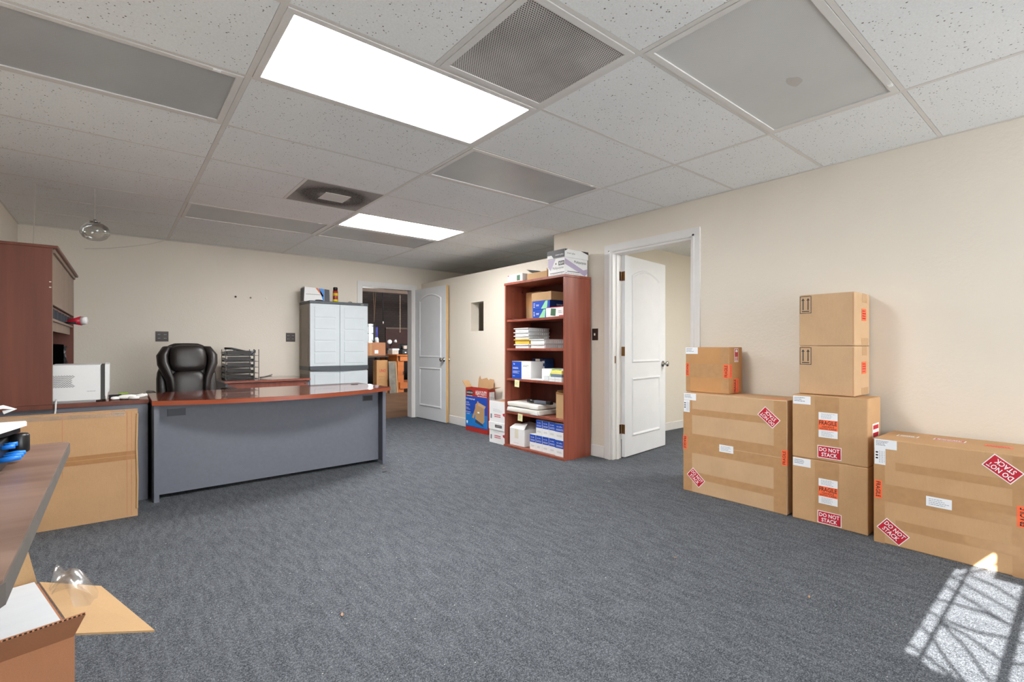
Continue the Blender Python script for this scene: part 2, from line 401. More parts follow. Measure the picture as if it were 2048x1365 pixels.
def lines(fr, uc, vc, w, h, n, mat, parent, rot=0, lift=.0012, fill=.35, ragged=.35, name='print_lines'):   # tiny rows of print
    T = fmat(fr, uc, vc, rot, lift); b = B()
    for i in range(n):
        y = h / 2 - h * (i + .5) / n; ww = w * (1 - ragged * random.random()); hh = h / n * fill / 2
        x = -w / 2
        while x < -w / 2 + ww:
            l = random.uniform(.05, .16) * w; x1 = min(x + l, -w / 2 + ww)
            b.poly([(x, y - hh, 0), (x1, y - hh, 0), (x1, y + hh, 0), (x, y + hh, 0)], (0, 0, .0002)); x = x1 + .03 * w
    return b.done(name, mat, parent, T=T)
def dns(fr, u, v, rot, parent):
    s = slab('warning_label', fr, u, v, .128, .076, WHITE, parent, rot, .0008)
    slab('red_field', fr, u, v, .120, .068, RED, s, rot, .0015, .0004)
    text('DO NOT\nSTACK', fr, u, v, .108, .054, WHITE, s, rot, .0023, bold=.02)
def fragile_label(fr, u, v, parent):
    s = slab('fragile_label', fr, u, v, .102, .153, LABEL, parent, 0, .0008)
    slab('orange_band', fr, u, v, .102, .062, ORANGE, s, 0, .0015, .0004)
    text('FRAGILE', fr, u, v + .013, .094, .026, INK, s, 0, .0023, bold=.012)
    text('HANDLE\nWITH CARE', fr, u, v - .016, .09, .022, INK, s, 0, .0023, bold=.01)
    lines(fr, u, v + .054, .075, .034, 5, INKG, s, 0, .0016, .25); lines(fr, u, v - .054, .07, .034, 5, INKG, s, 0, .0016, .25)
def address(fr, u, v, parent, n=3):
    s = slab('address_label', fr, u, v, .101, .051, LABEL, parent, 0, .0008)
    lines(fr, u - .012, v + .004, .062, .03, n, INKG, s, 0, .0016, .4)
def barcode_label(fr, u, v, parent):
    s = slab('handling_label', fr, u, v, .05, .09, LABEL, parent, 0, .0008)
    for k in range(3): slab('pictogram', fr, u - .014, v + .022 - k * .016, .011, .008, INK, s, 0, .0016, .0003)
    lines(fr, u + .009, v, .07, .03, 4, INKG, s, PI / 2, .0016, .2, .1)
def frag_strip(fr, u, v, w, h, rot, parent, body='FRAGILE', lift=.0009):      # w is across, text runs along h when rot = +-90
    s = slab('fragile_strip', fr, u, v, w, h, ORANGE, parent, 0, lift)
    if body: text(body, fr, u, v, h * .86, w * .62, INK, s, rot, lift + .0012, bold=.01)
    return s

# ================================================================== THE ROOM SHELL
WT = .13                                                # wall thickness
struct('floor', (XL - .3, YF - .3, -.1), (XR + 4, YB + .14, 0), 'carpet')
# left wall with a window whose iron grille throws the sun pattern
WY0, WY1, WZ0, WZ1 = -.42, .42, 1.285, 1.945
b = B()
b.box((XL - WT, YF - .12, 0), (XL, YB + WT, WZ0)); b.box((XL - WT, YF - .12, WZ1), (XL, YB + WT, 2.5))
b.box((XL - WT, YF - .12, WZ0), (XL, WY0, WZ1)); b.box((XL - WT, WY1, WZ0), (XL, YB + WT, WZ1))
b.done('wall_left', CREAM, kind='structure')
win = B().box((XL - .1, WY0, WZ0), (XL - .07, WY0 + .03, WZ1)).box((XL - .1, .162, WZ0), (XL - .07, .192, WZ1)) \
    .box((XL - .1, WY0 + .03, WZ1 - .012), (XL - .07, .162, WZ1)).box((XL - .1, .192, WZ1 - .008), (XL - .07, WY1, WZ1)) \
    .box((XL - .1, WY0 + .03, 1.80), (XL - .07, .162, WZ1 - .012)).box((XL - .1, .192, 1.80), (XL - .07, .29, WZ1 - .008)) \
    .poly([(XL - .1, .40, 1.80), (XL - .1, WY1, 1.80), (XL - .1, WY1, WZ1 - .008), (XL - .1, .29, WZ1 - .008)], (.03, 0, 0)).done('window_1', TRIM, kind='structure')  # top infill boxes and wedge are unseen blockers shaping the sun patch
b = B()
bars = [[(0.364, 1.786), (0.278, 1.768), (0.186, 1.716)], [(0.42, 1.749), (0.372, 1.733), (0.191, 1.655)], [(0.42, 1.688), (0.37, 1.671), (0.191, 1.59)],
        [(0.42, 1.607), (0.369, 1.612), (0.27, 1.613), (0.191, 1.59)], [(0.42, 1.538), (0.375, 1.526), (0.274, 1.517), (0.191, 1.536)],
        [(0.37, 1.511), (0.291, 1.492), (0.193, 1.447)], [(0.369, 1.506), (0.282, 1.446), (0.199, 1.363)], [(0.42, 1.47), (0.372, 1.438), (0.311, 1.378), (0.22, 1.31)],
        [(0.42, 1.385), (0.374, 1.373), (0.302, 1.344), (0.2, 1.303)], [(0.41, 1.752), (0.363, 1.808), (0.285, 1.9)]]
for p in bars:
    b.tube([(XL - .115, y, z) for y, z in p], .0048, 6)
    b.tube([(XL - .115, .354 - y, z) for y, z in p], .0048, 6)
b.tube([(XL - .115, .375, WZ0), (XL - .115, .375, 1.86)], .0085, 6); b.tube([(XL - .115, -.021, WZ0), (XL - .115, -.021, WZ1)], .008, 6)
b.done('iron_grille', BLACK, win)
B().poly([(XL - .085, .42, 1.339), (XL - .085, .385, 1.339), (XL - .085, .265, 1.285), (XL - .085, .42, 1.285)], (.012, 0, 0)).done('sill_wedge', TRIM, win)  # unseen wedge shaped to clip the lower edge of the sun patch
box('window_pane', (XL - .062, WY0, WZ0), (XL - .058, WY1, WZ1), 'window_glass', win)
# front wall with the shop window, behind the camera
FX0, FX1, FZ0, FZ1 = 1.48, 3.62, .1, 2.25
b = B()
b.box((XL, YF - .12, 0), (XR, YF, FZ0)); b.box((XL, YF - .12, FZ1), (XR, YF, 2.5)); b.box((XL, YF - .12, FZ0), (FX0, YF, FZ1)); b.box((FX1, YF - .12, FZ0), (XR, YF, FZ1))
b.done('wall_front', CREAM, kind='structure')
b = B()
for x in (FX0, 2.5, FX1 - .05): b.box((x, YF - .09, FZ0), (x + .05, YF - .04, FZ1))
b.box((FX0, YF - .089, FZ0), (FX1, YF - .041, FZ0 + .05)); b.box((FX0, YF - .089, FZ1 - .05), (FX1, YF - .041, FZ1))
w2 = b.done('window_2', TRIM, kind='structure')
box('window_pane', (FX0, YF - .067, FZ0), (FX1, YF - .063, FZ1), 'window_glass', w2)
# right wall, door opening y 2.195..3.05
DY0, DY1, DZ = 2.195, 3.05, 2.0
b = B()
b.box((XR, YF - .12, 0), (XR + WT, DY0, 2.5)); b.box((XR, DY1, 0), (XR + WT, 3.841, 2.5)); b.box((XR, DY0, DZ), (XR + WT, DY1, 2.5))
b.done('wall_right', CREAM, kind='structure')
# low partition with a pass-through hole
PT = 2.07; HY0, HY1, HZ0, HZ1 = 5.153, 5.44, 1.298, 1.682
b = B()
b.box((XR, 3.841, 0), (XR + WT, HY0, PT)); b.box((XR, HY1, 0), (XR + WT, YB, PT)); b.box((XR, HY0, 0), (XR + WT, HY1, HZ0)); b.box((XR, HY0, HZ1), (XR + WT, HY1, PT))
b.done('wall_partition', CREAM, kind='structure')
# back wall with doorway x 2.75..3.565
BX0, BX1, BDZ = 2.75, 3.57, 1.975
b = B()
b.box((XL - WT, YB, 0), (BX0, YB + .14, 2.7)); b.box((BX1, YB, 0), (8, YB + .14, 2.7)); b.box((BX0, YB, BDZ), (BX1, YB + .14, 2.7))
b.done('wall_back', CREAM, kind='structure')
# space behind the partition and the side office
B().box((5.3, 3.8, 0), (5.4, YB, .9)).box((5.3, 3.8, 1.5), (5.4, YB, 2.5)).box((5.3, 3.8, .9), (5.4, 4.2, 1.5)).box((5.3, 4.8, .9), (5.4, YB, 1.5)).done('wall_side', DBROWN, kind='structure')
w4 = B().box((5.34, 4.2, .9), (5.37, 4.23, 1.5)).box((5.34, 4.77, .9), (5.37, 4.8, 1.5)).box((5.34, 4.23, 1.18), (5.37, 4.77, 1.21)).done('added_window_4', TRIM, kind='structure'); box('window_pane', (5.38, 4.2, .9), (5.384, 4.8, 1.5), 'window_glass', w4)  # unseen window, added to brighten the space behind the partition
portal('added_window_portal', (5.45, 4.5, 1.2), (PI / 2, 0, PI / 2), .6, .6)
struct('wall_office', (XR + WT, 3.66, 0), (7.2, 3.78, 2.5), ROOM2)
struct('wall_office_end', (7.1, -.2, 0), (7.2, 3.66, 2.5), ROOM2)
struct('wall_office_front', (XR + WT, -.3, 0), (7.2, -.2, 2.5), ROOM2)
struct('ceiling_office', (XR + WT, -.2, 2.33), (7.1, 3.66, 2.4), 'ceiling_tile_fibre')
struct('baseboard_office', (XR + WT, 3.645, 0), (7.1, 3.66, .1), TRIM, .004)
ol = thing('ceiling_light', 'lit ceiling panel of the side office', 'ceiling light', (5.3, 1.2, 2.30))
box('frame', (4.69, .9, 2.305), (5.91, 1.5, 2.33), FRAME, ol)
box('diffuser', (4.72, .93, 2.298), (5.88, 1.47, 2.306), 'lit_diffuser_office', ol)

# ------------------------------------------------------------------ ceiling: slab, grid, tiles
ceil_ = struct('ceiling', (XL - WT, YF - .1, 2.345), (5.4, YB + .1, 2.5), TBAR)
RX = [.4667 + 1.2192 * i for i in range(-1, 5)]; RX[0] = XL
RY = [1.2348 + .6096 * j for j in range(-6, 10)]
def rowy(j): return 1.2348 + .6096 * j
tw = .012
for i, x in enumerate(RX[1:5]):
    box('main_runner', (x - tw, YF if x < XR else 3.85, ZC + .0002), (x + tw, YB, ZC + .03), TBAR, ceil_)
edges_y = [YF] + RY + [YB]
edges_x = RX[:5] + [5.3]
skip = {(1, 1), (2, 5), (0, 2), (2, 2), (1, 6), (2, 6), (2, -1)}          # (column, row) cells taken by light fixtures
half = {(1, 0), (1, 4)}                                                  # right half taken by an air vent
for ci in range(len(edges_x) - 1):
    x0, x1 = edges_x[ci], edges_x[ci + 1]
    for j, y in enumerate(RY):
        cx0, cx1 = x0 + (tw if ci else 0), x1 - tw
        if ci == 4 and y < 3.9: continue
        if ci == 3 and y < 3.9: cx1 = XR - .001
        box('cross_tee', (cx0, y - tw * .8, ZC + .0006), (cx1, y + tw * .8, ZC + .028), TBAR, ceil_)
    for r in range(len(edges_y) - 1):
        y0, y1 = edges_y[r], edges_y[r + 1]; jj = r - 1 - 6
        if (ci, jj) in skip or (ci == 4 and y1 <= 3.95): continue
        xa, xb = x0, x1
        if ci == 3 and y1 <= 3.95: xb = XR - .002
        if (ci, jj) in half: xb = x0 + .6096
        box('ceiling_tile', (xa + tw + .0012, y0 + tw * .8 + .0014, ZC + .0012), (xb - tw - .0012, y1 - tw * .8 - .0014, ZC + .02), 'ceiling_tile_fibre', ceil_)
for jj in (0, 4):
    x = RX[1] + .6096
    box('cross_tee', (x - tw, rowy(jj), ZC - .001), (x + tw, rowy(jj + 1), ZC + .028), TBAR, ceil_)
for nm, a, b_ in (('right', (XR - .018, YF, ZC - .003), (XR - .0005, 3.841, ZC + .001)), ('back', (XL, YB - .016, ZC - .003), (5.3, YB - .0005, ZC + .001)), ('left', (XL + .0005, YF, ZC - .003), (XL + .016, YB, ZC + .001))):
    box('wall_angle', a, b_, TBAR, ceil_)

def fixture(ci, jj, lit, label, mat=None, group=None):
    x0, x1 = RX[ci] + .014, RX[ci + 1] - .014; y0, y1 = rowy(jj) + .012, rowy(jj + 1) - .012
    t = thing('ceiling_light', label, 'ceiling light', ((x0 + x1) / 2, (y0 + y1) / 2, ZC), 0, group)
    w = .028
    fb = B().box((x0, y0, ZC - .002), (x1, y0 + w, ZC + .02)).box((x0, y1 - w, ZC - .002), (x1, y1, ZC + .02)) \
        .box((x0, y0 + w, ZC - .002), (x0 + w, y1 - w, ZC + .02)).box((x1 - w, y0 + w, ZC - .002), (x1, y1 - w, ZC + .02))
    fb.done('frame', FRAME, t)
    box('diffuser', (x0 + w, y0 + w, ZC + .004), (x1 - w, y1 - w, ZC + .01), 'lit_diffuser' if lit else (mat or DIFF), t)
    if not lit: box('latch', (x1 - .12, y0 + .004, ZC - .005), (x1 - .09, y0 + .02, ZC - .002), WHITE, t)
    return t
fixture(1, 1, True, 'large glowing white ceiling panel beside the perforated air grille')
fixture(2, 5, True, 'smaller glowing white ceiling panel beside the sooty air vent, over the back door')
fixture(0, 2, False, 'unlit grey ceiling light panel on the hutch side of the large glowing panel')
fixture(2, 2, False, 'unlit grey ceiling light panel between the two glowing panels')
fixture(1, 6, False, 'unlit grey ceiling light panel above the office chair and back wall')
fixture(2, 6, False, 'unlit grey ceiling light panel adjoining the smaller glowing panel')
big = fixture(2, -1, False, 'large pale unlit ceiling light panel with water-stained diffuser near the wall of shipping cartons', DIFF2)
# water stain seen through the diffuser: a thin dark blotch lying on the acrylic
cx, cy = 2.42, .92
B().poly([(cx + .05 * math.cos(a) * (1 + .2 * math.sin(3 * a)), cy + .03 * math.sin(a), ZC + .0032) for a in [2 * PI * k / 14 for k in range(14)]], (0, 0, .0006)).done('water_stain', M('stain_grey', (186, 183, 179), .4, .06), big)

t = thing('ceiling_vent', 'perforated steel return air grille beside the large glowing panel', 'air vent', (1.381, rowy(.5), ZC))
x0, x1, y0, y1 = RX[1] + .6096 + .014, RX[2] - .014, rowy(0) + .012, rowy(1) - .012
B().box((x0, y0, ZC - .003), (x1, y0 + .03, ZC + .02)).box((x0, y1 - .03, ZC - .003), (x1, y1, ZC + .02)).box((x0, y0 + .03, ZC - .003), (x0 + .03, y1 - .03, ZC + .02)).box((x1 - .03, y0 + .03, ZC - .003), (x1, y1 - .03, ZC + .02)).done('frame', FRAME, t)
box('perforated_plate', (x0 + .03, y0 + .03, ZC + .001), (x1 - .03, y1 - .03, ZC + .005), 'perforated_grille', t)
t = thing('ceiling_vent', 'soot-blackened air vent with clean square centre plate', 'air vent', (1.381, rowy(4.5), ZC))
y0, y1 = rowy(4) + .012, rowy(5) - .012
box('panel', (x0, y0, ZC - .001), (x1, y1, ZC + .02), 'sooty_vent', t)
box('center_plate', ((x0 + x1) / 2 - .1, (y0 + y1) / 2 - .1, ZC - .008), ((x0 + x1) / 2 + .1, (y0 + y1) / 2 + .1, ZC - .004), M('vent_plate', (206, 202, 197), .5, .03), t)
box('stem', ((x0 + x1) / 2 - .02, (y0 + y1) / 2 - .02, ZC - .004), ((x0 + x1) / 2 + .02, (y0 + y1) / 2 + .02, ZC - .0011), FRAME, t)

# ------------------------------------------------------------------ baseboards
def baseboard(name, a, b_):
    return struct(name, a, b_, TRIM, .004)
baseboard('baseboard_right', (XR - .014, YF, 0), (XR, 2.115, .115))
baseboard('baseboard_right_far', (XR - .014, 3.13, 0), (XR, YB, .115))
baseboard('baseboard_back', (XL, YB - .014, 0), (2.67, YB, .115))
baseboard('baseboard_left', (XL, YF, 0), (XL + .014, YB - .015, .115))

# ------------------------------------------------------------------ doors
def casing(name, side):
    pass
# right doorway casing and jamb (trim_1)
tr = B()
cw = .072
for (y0, y1) in ((DY1, DY1 + cw), (DY0 - cw, DY0)):
    tr.box((XR - .014, y0, 0), (XR - .0005, y1, DZ + cw)); tr.box((XR - .02, y0 + .006 if y0 > 2.5 else y0 + .05, 0), (XR - .013, y0 + .022 if y0 > 2.5 else y0 + .066, DZ + .02))
tr.box((XR - .014, DY0, DZ), (XR - .0005, DY1, DZ + cw)); tr.box((XR - .02, DY0 - .022, DZ + .006), (XR - .013, DY1 + .022, DZ + .022))
t1 = tr.done('trim_1', TRIM, kind='structure')
B().box((XR, DY1 - .018, 0), (XR + WT, DY1 - .0005, DZ)).box((XR, DY0 + .0005, 0), (XR + WT, DY0 + .018, DZ)).box((XR, DY0 + .018, DZ - .018), (XR + WT, DY1 - .018, DZ - .0005)) \
    .box((XR + .05, DY1 - .03, 0), (XR + .085, DY1 - .018, DZ - .018)).box((XR + .05, DY0 + .018, 0), (XR + .085, DY0 + .03, DZ - .018)).done('jamb', TRIM, t1)
box('strike_plate', (XR + .03, DY1 - .0195, .93), (XR + .045, DY1 - .0178, 1.0), BRASS, t1)

def panel_door(name, T, w, h, th, edge=None):
    """door slab in local x (width, hinge at 0), y thickness, z up; two moulded panels, the upper one arched"""
    d = B().box((0, 0, .012), (w, th, h)).done(name, DOORP, T=T, kind='structure')
    st = .13
    def outline(z0, z1, arch, inset):
        x0, x1 = st + inset, w - st - inset; pts = [(x0, z0 + inset), (x1, z0 + inset)]
        if arch:
            n = 12
            for k in range(n + 1):
                u = k / n; x = x1 + (x0 - x1) * u; pts.append((x, z1 - inset + arch * (math.sin(PI * u) ** .85)))
        else: pts += [(x1, z1 - inset), (x0, z1 - inset)]
        return pts
    for side, s in ((0, -1), (th, 1)):
        for z0, z1, arch in ((.20, .78, 0), (.93, 1.80, .075)):
            rings = [(0, .0002), (.006, .009), (.014, .010), (.03, .001), (.036, .001)]
            b = B(); prev = None
            for ins, hgt in rings:
                cur = [b.bm.verts.new((x, side + s * hgt, z)) for x, z in outline(z0, z1, arch, ins)]
                if prev:
                    n = len(cur)
                    for k in range(n): b.bm.faces.new((prev[k], prev[(k + 1) % n], cur[(k + 1) % n], cur[k]))
                prev = cur
            b.bm.faces.new(prev)
            b.done('panel_moulding', DOORP, d, T=T)
    if edge: B().box((w, 0, .012), (w + .003, th, h)).done('raw_edge', edge, d, T=T)
    # knobs on both faces
    for s, y0 in ((-1, 0), (1, th)):
        k = B().lathe((w - .06, y0, .905), [(.032, 0), (.032, .006), (.012, .01), (.011, .03), (.026, .042), (.029, .052), (.026, .062), (.012, .068), (0, .069)], 18, (0, s, 0)).done('door_handle', STEEL, d, T=T, smooth=True)
    return d
# door_1: right wall, hinged at far jamb, swung into the side office
ang = math.atan2(.112, .93)
T1 = Matrix.Translation((XR + .135, DY1 - .02, 0)) @ Matrix.Rotation(ang, 4, 'Z') @ Matrix.Translation((0, -.035, 0))
d1 = panel_door('door_1', T1, .84, 1.985, .035)
for z in (1.735, 1.0, .24):
    B().box((-.004, -.001, z), (.0, .036, z + .09)).box((-.012, -.004, z), (-.004, .006, z + .09)).done('hinge', BRASS, d1, T=T1)
    if z != 1.0: B().box((XR + .088, DY1 - .0195, z), (XR + .128, DY1 - .0178, z + .09)).done('hinge_leaf', BRASS, d1)
# door_2: back doorway, hinged at the right jamb, swung into the room along the partition
T2 = Matrix.Translation((3.60, YB - .022, 0)) @ Matrix.Rotation(-PI / 2 + .045, 4, 'Z')
d2 = panel_door('door_2', T2, .85, 1.965, .036, WOODEDGE)
# back casing
tr = B()
cw = .062
tr.box((BX0 - cw, YB - .014, 0), (BX0, YB - .0005, BDZ + cw)); tr.box((BX1, YB - .014, 0), (BX1 + cw, YB - .0005, BDZ + cw)); tr.box((BX0, YB - .014, BDZ), (BX1, YB - .0005, BDZ + cw))
t2 = tr.done('trim_2', TRIM, kind='structure')
B().box((BX0 + .0005, YB, 0), (BX0 + .018, YB + .14, BDZ)).box((BX1 - .018, YB, 0), (BX1 - .0005, YB + .14, BDZ)).box((BX0 + .018, YB, BDZ - .018), (BX1 - .018, YB + .14, BDZ - .0005)).done('jamb', TRIM, t2)

# ------------------------------------------------------------------ wall plates, nails, wires, globe
def plate(name, label, cat, fr, u, v, w, h):
    o, U, V = fr; p = o + U * u + V * v
    t = thing(name, label, cat, p)
    slab('cover_plate', fr, u, v, w, h, BROWNP, t, 0, .0002, .006)
    return t
t = plate('light_switch', 'brown light switch plate between bookcase and white door casing', 'light switch', FX(XR), -3.25, 1.213, .072, .116)
slab('toggle', FX(XR), -3.25, 1.213, .009, .022, IVORY, t, 0, .006, .012)
def outlet(label, x, z, w):
    t = plate('wall_outlet', label, 'outlet', FY(YB), x, z, w, .114)
    for sx in (-1, 1):
        for sz in (-1, 1):
            u, v = x + sx * .028, z + sz * .022
            slab('socket', FY(YB), u, v, .034, .03, BLACK, t, 0, .006, .002)
            B().box((u - .009, YB - .0095, v - .005), (u - .006, YB - .0081, v + .006)).box((u + .006, YB - .0095, v - .005), (u + .009, YB - .0081, v + .006)).done('slot', IVORY, t)
    return t
outlet('wide brown four-socket outlet plate on back wall above the leather chair', .417, 1.207, .12)
outlet('square brown outlet plate on back wall beside the storage cabinet', 1.792, 1.214, .113)
for x, z, mt, lb in ((1.154, 1.706, BROWNP, 'small dark wall hook with brown head on the bare back wall'), (1.32, 1.704, CABT, 'filled nail hole stub on the bare back wall between dark and white hooks'), (1.498, 1.709, WHITE, 'small white wall hook on the bare back wall near the cabinet')):
    tag(B().lathe((x, YB - .0002, z), [(.004, 0), (.004, .008), (.011, .01), (.011, .014), (.005, .017), (0, .0175)], 10, (0, -1, 0)).done('wall_hook', mt, None, True), lb, 'hook')
WIRE = M('clear_wire', (176, 170, 160), .4, .05)
gx, gy = -.118, 4.936
t = thing('hanging_globe', 'clear glass globe with chrome cap hanging from the ceiling by a wire', 'globe', (gx, gy, 1.9))
prof = [(.022, .062), (.05, .054), (.078, .034), (.092, .004), (.09, -.026), (.072, -.056), (.04, -.074), (0, -.08)]
gz = 1.984
B().lathe((gx, gy, gz), list(reversed(prof)), 28).done('glass_globe', 'clear_glass', t, True)
B().lathe((gx, gy, gz), [(.03, .06), (.034, .064), (.034, .07), (.012, .074), (.008, .086), (0, .088)], 20).done('cap', CHROME, t, True)
B().tube([(gx, gy, gz + .086), (gx, gy, ZC - .001)], .0012, 5).done('hanging_wire', WIRE, t)
t = thing('ceiling_wire', 'thin pale wire dropping from the ceiling onto the hutch top', 'wire', (-.46, 5.06, 1.75))
B().tube([(-.461, 5.067, ZC), (-.463, 5.065, 2.1), (-.47, 5.06, 1.86), (-.48, 5.05, 1.752)], .0018, 5).done('wire', WIRE, t)
B().tube([(-.461, 5.067, ZC - .002), (-.43, 5.07, ZC - .008), (-.36, 5.08, ZC - .01), (-.31, 5.1, ZC - .003)], .0015, 5).done('wire_tail', WIRE, t)
tag(B().tube([(.43, YB - .004, ZC - .01), (.3, YB - .004, 2.24), (.12, YB - .004, 2.19), (-.05, YB - .004, 2.15), (-.25, YB - .004, 2.12)], .002, 5).done('cable', WIRE), 'thin pale cable sagging along the top of the back wall', 'cable')

# ================================================================== BOW FRONT DESK
DT = Matrix.Translation((.212, 4.205, 0)) @ Matrix.Rotation(math.radians(2.4), 4, 'Z')
t = thing('office_desk', 'bow-front executive desk with glossy cherry top and grey panels', 'desk', (.212, 4.205, 0), math.radians(2.4))
DW, DD, DZT = 1.752, .70, .715
def desk_top(z0, z1, grow):
    pts = []
    n = 20
    for k in range(n + 1):
        u = k / n; pts.append((-.012 - grow + (DW + .05 + 2 * grow) * u, -.02 - grow - .25 * (1 - (2 * u - 1) ** 2)))
    pts += [(DW + .038 + grow, DD + grow), (.024 - grow, DD + grow)]
    return [(x, y, z0) for x, y in pts], (0, 0, z1 - z0)
b = B(); b.poly(*desk_top(DZT - .003, DZT, 0)); b.done('desktop', CHERRYTOP, t, T=DT)
b = B(); b.poly(*desk_top(DZT - .033, DZT - .0031, .001)); b.done('edge_band', CHERRYEDGE, t, T=DT)
box('side_panel', (0, .0, 0), (.03, .5, DZT - .034), GREY, t, T=DT); box('side_panel', (DW - .03, .0, 0), (DW, DD - .02, DZT - .034), GREY, t, T=DT)
mp_ = box('modesty_panel', (.0305, .09, .03), (DW - .0305, .108, DZT - .034), GREY, t, T=DT)
box('inner_face_strip', (DW - .0315, .012, .03), (DW - .0303, .088, DZT - .034), GREYD, t, T=DT)  # darker sheet over the end panel's inner face
b = B().box((.085, .086, .588), (.197, .0898, .64)); b.done('grommet_cover', GREYD, mp_, T=DT)
B().box((1.566, .084, .588), (1.662, .0898, .64)).done('grommet_frame', GREYD, mp_, T=DT)
B().box((1.574, .082, .594), (1.654, .0838, .634)).done('grommet_opening', BLACK, mp_, T=DT)
B().lathe((1.66, .48, DZT), [(.035, 0), (.035, .003), (.0, .0035)], 20).done('cable_grommet', BLACK, t, T=DT)
for x0 in (.031, DW - .031 - .4):
    box('drawer_pedestal', (x0, .2, .03), (x0 + .4, DD - .03, DZT - .036), GREY, t, T=DT)
box('glide', (.005, .005, -.0), (.025, .04, .001), BLACK, t, T=DT)

# ------------------------------------------------------------------ side return with hutch along the left wall
t = thing('return_desk', 'grey side desk with cherry top carrying the tall hutch', 'desk', (-.25, 4.9, 0))
RZ = .715
box('desktop', (XL + .002, 4.345, RZ - .028), (.188, 4.95, RZ), CHERRYTOP, t, .002)
box('edge_band', (XL + .002, 4.341, RZ - .028), (.188, 4.3448, RZ - .001), HUTCH, t)
box('edge_cover', (-.712, 4.322, RZ - .03), (-.313, 4.3405, RZ - .0002), HUTCH, t)
box('front_panel', (XL + .003, 4.352, 0), (.185, 4.372, RZ - .0285), GREY, t)
box('end_panel', (.165, 4.3725, 0), (.185, 4.94, RZ - .0285), GREYD, t)
box('rear_desktop', (XL + .002, 4.951, RZ - .028), (-.27, 5.99, RZ), CHERRYTOP, t, .002)
box('rear_cabinet', (XL + .003, 4.96, 0), (-.30, 5.98, RZ - .0285), GREY, t)

HZT = 1.745
hr = math.radians(-.8)
HT = Matrix.Translation((-.313, 4.318, 0)) @ Matrix.Rotation(hr, 4, 'Z')
t = thing('desk_hutch', 'tall mahogany hutch with taupe doors standing on the side desk', 'hutch', (-.313, 4.318, RZ), hr)
hd, hl = -.40, 1.66       # depth to -x, length along +y
def hb(name, a, b_, mat, parent=None, bev=0): return box(name, a, b_, mat, parent or t, bev, T=HT)
hb('side_panel', (hd, 0, RZ + .001), (0, .022, HZT - .02), HUTCH)
hb('front_edge_strip', (.0, .001, RZ + .001), (.0015, .0205, HZT - .02), TAUPE)
hb('side_panel', (hd, hl - .022, RZ + .001), (0, hl, HZT - .02), HUTCH)
hb('back_panel', (hd, .0225, RZ + .001), (hd + .015, hl - .0225, HZT - .02), HUTCH)
hb('top', (hd, -.004, HZT - .02), (.03, hl + .03, HZT), HUTCH, bev=.004)
hb('cornice', (-.02, .0225, HZT - .045), (.012, hl - .0225, HZT - .0205), TAUPE)
seams = [.024, .68, 1.14, 1.636]
for y0, y1 in zip(seams, seams[1:]):
    hb('door', (-.018, y0 + .005, 1.366), (.0, y1 - .005, HZT - .046), TAUPE, bev=.002)
hb('cabinet_floor', (hd + .015, .0225, 1.35), (-.02, hl - .0225, 1.365), HUTCH)
hb('pigeonhole_shelf', (hd + .015, .0225, 1.262), (-.004, hl - .0225, 1.277), TAUPE)
hb('valance', (-.03, .0225, 1.197), (-.018, hl - .12, 1.2615), TAUPE)
for k in range(1, 7): hb('divider', (hd + .016, .0225 + k * .23, 1.2775), (-.012, .03 + k * .23, 1.3495), GREYD)
hb('hinge_screw', (-.014, -.0025, 1.505), (-.004, -.0001, 1.512), CHROME); hb('hinge_screw', (-.014, -.0025, 1.47), (-.004, -.0001, 1.477), CHROME)
# black monitor inside the hutch
t = thing('computer_monitor', 'black glossy monitor standing inside the hutch behind the white computer', 'monitor', (-.37, 5.1, RZ))
B().box((-.40, 4.52, RZ + .02), (-.335, 5.62, RZ + .395), .006, 2).done('screen_housing', M('gloss_black', (5, 5, 6), .9, .05, spec=0), t)
B().box((-.3348, 4.55, RZ + .06), (-.3342, 5.59, RZ + .37)).done('screen', M('screen_black', (4, 4, 5), .9, .05, spec=0), t)
B().box((-.39, 5.0, RZ), (-.345, 5.2, RZ + .0195)).done('foot', BLACK, t)
t = thing('plastic_sleeve', 'crinkled glossy plastic sleeve standing inside the hutch beside the black monitor', 'plastic bag', (-.36, 5.8, RZ))
b = B(); n = 9
for i in range(n):
    for j in range(7): b.bm.verts.new((-.40 + .07 * j / 6 + .008 * math.sin(i * 1.7 + j), 5.82 + .012 * math.sin(i * 2.3 + j * 1.9), RZ + .001 + .38 * i / (n - 1)))
b.bm.verts.ensure_lookup_table()
for i in range(n - 1):
    for j in range(6): b.bm.faces.new([b.bm.verts[q] for q in (i * 7 + j, i * 7 + j + 1, (i + 1) * 7 + j + 1, (i + 1) * 7 + j)])
b.done('film', M('grey_gloss_film', (74, 72, 72), .12, .5, 30), t, True)
t = thing('caulk_bottle', 'red tapered bottle with white cap sticking out of the hutch pigeonhole', 'bottle', (-.28, 5.6, 1.277))
B().tube([(-.40, 5.62, 1.302), (-.31, 5.6, 1.304), (-.282, 5.59, 1.306), (-.222, 5.57, 1.312)], [.014, .016, .022, .04], 12).done('body', REDP, t, True)
B().tube([(-.221, 5.57, 1.312), (-.185, 5.56, 1.314)], [.036, .032], 12).done('cap', WHITE, t, True)
B().tube([(-.36, 5.5, 1.286), (-.25, 5.46, 1.29)], .008, 8).done('black_pen', BLACK, t, True)

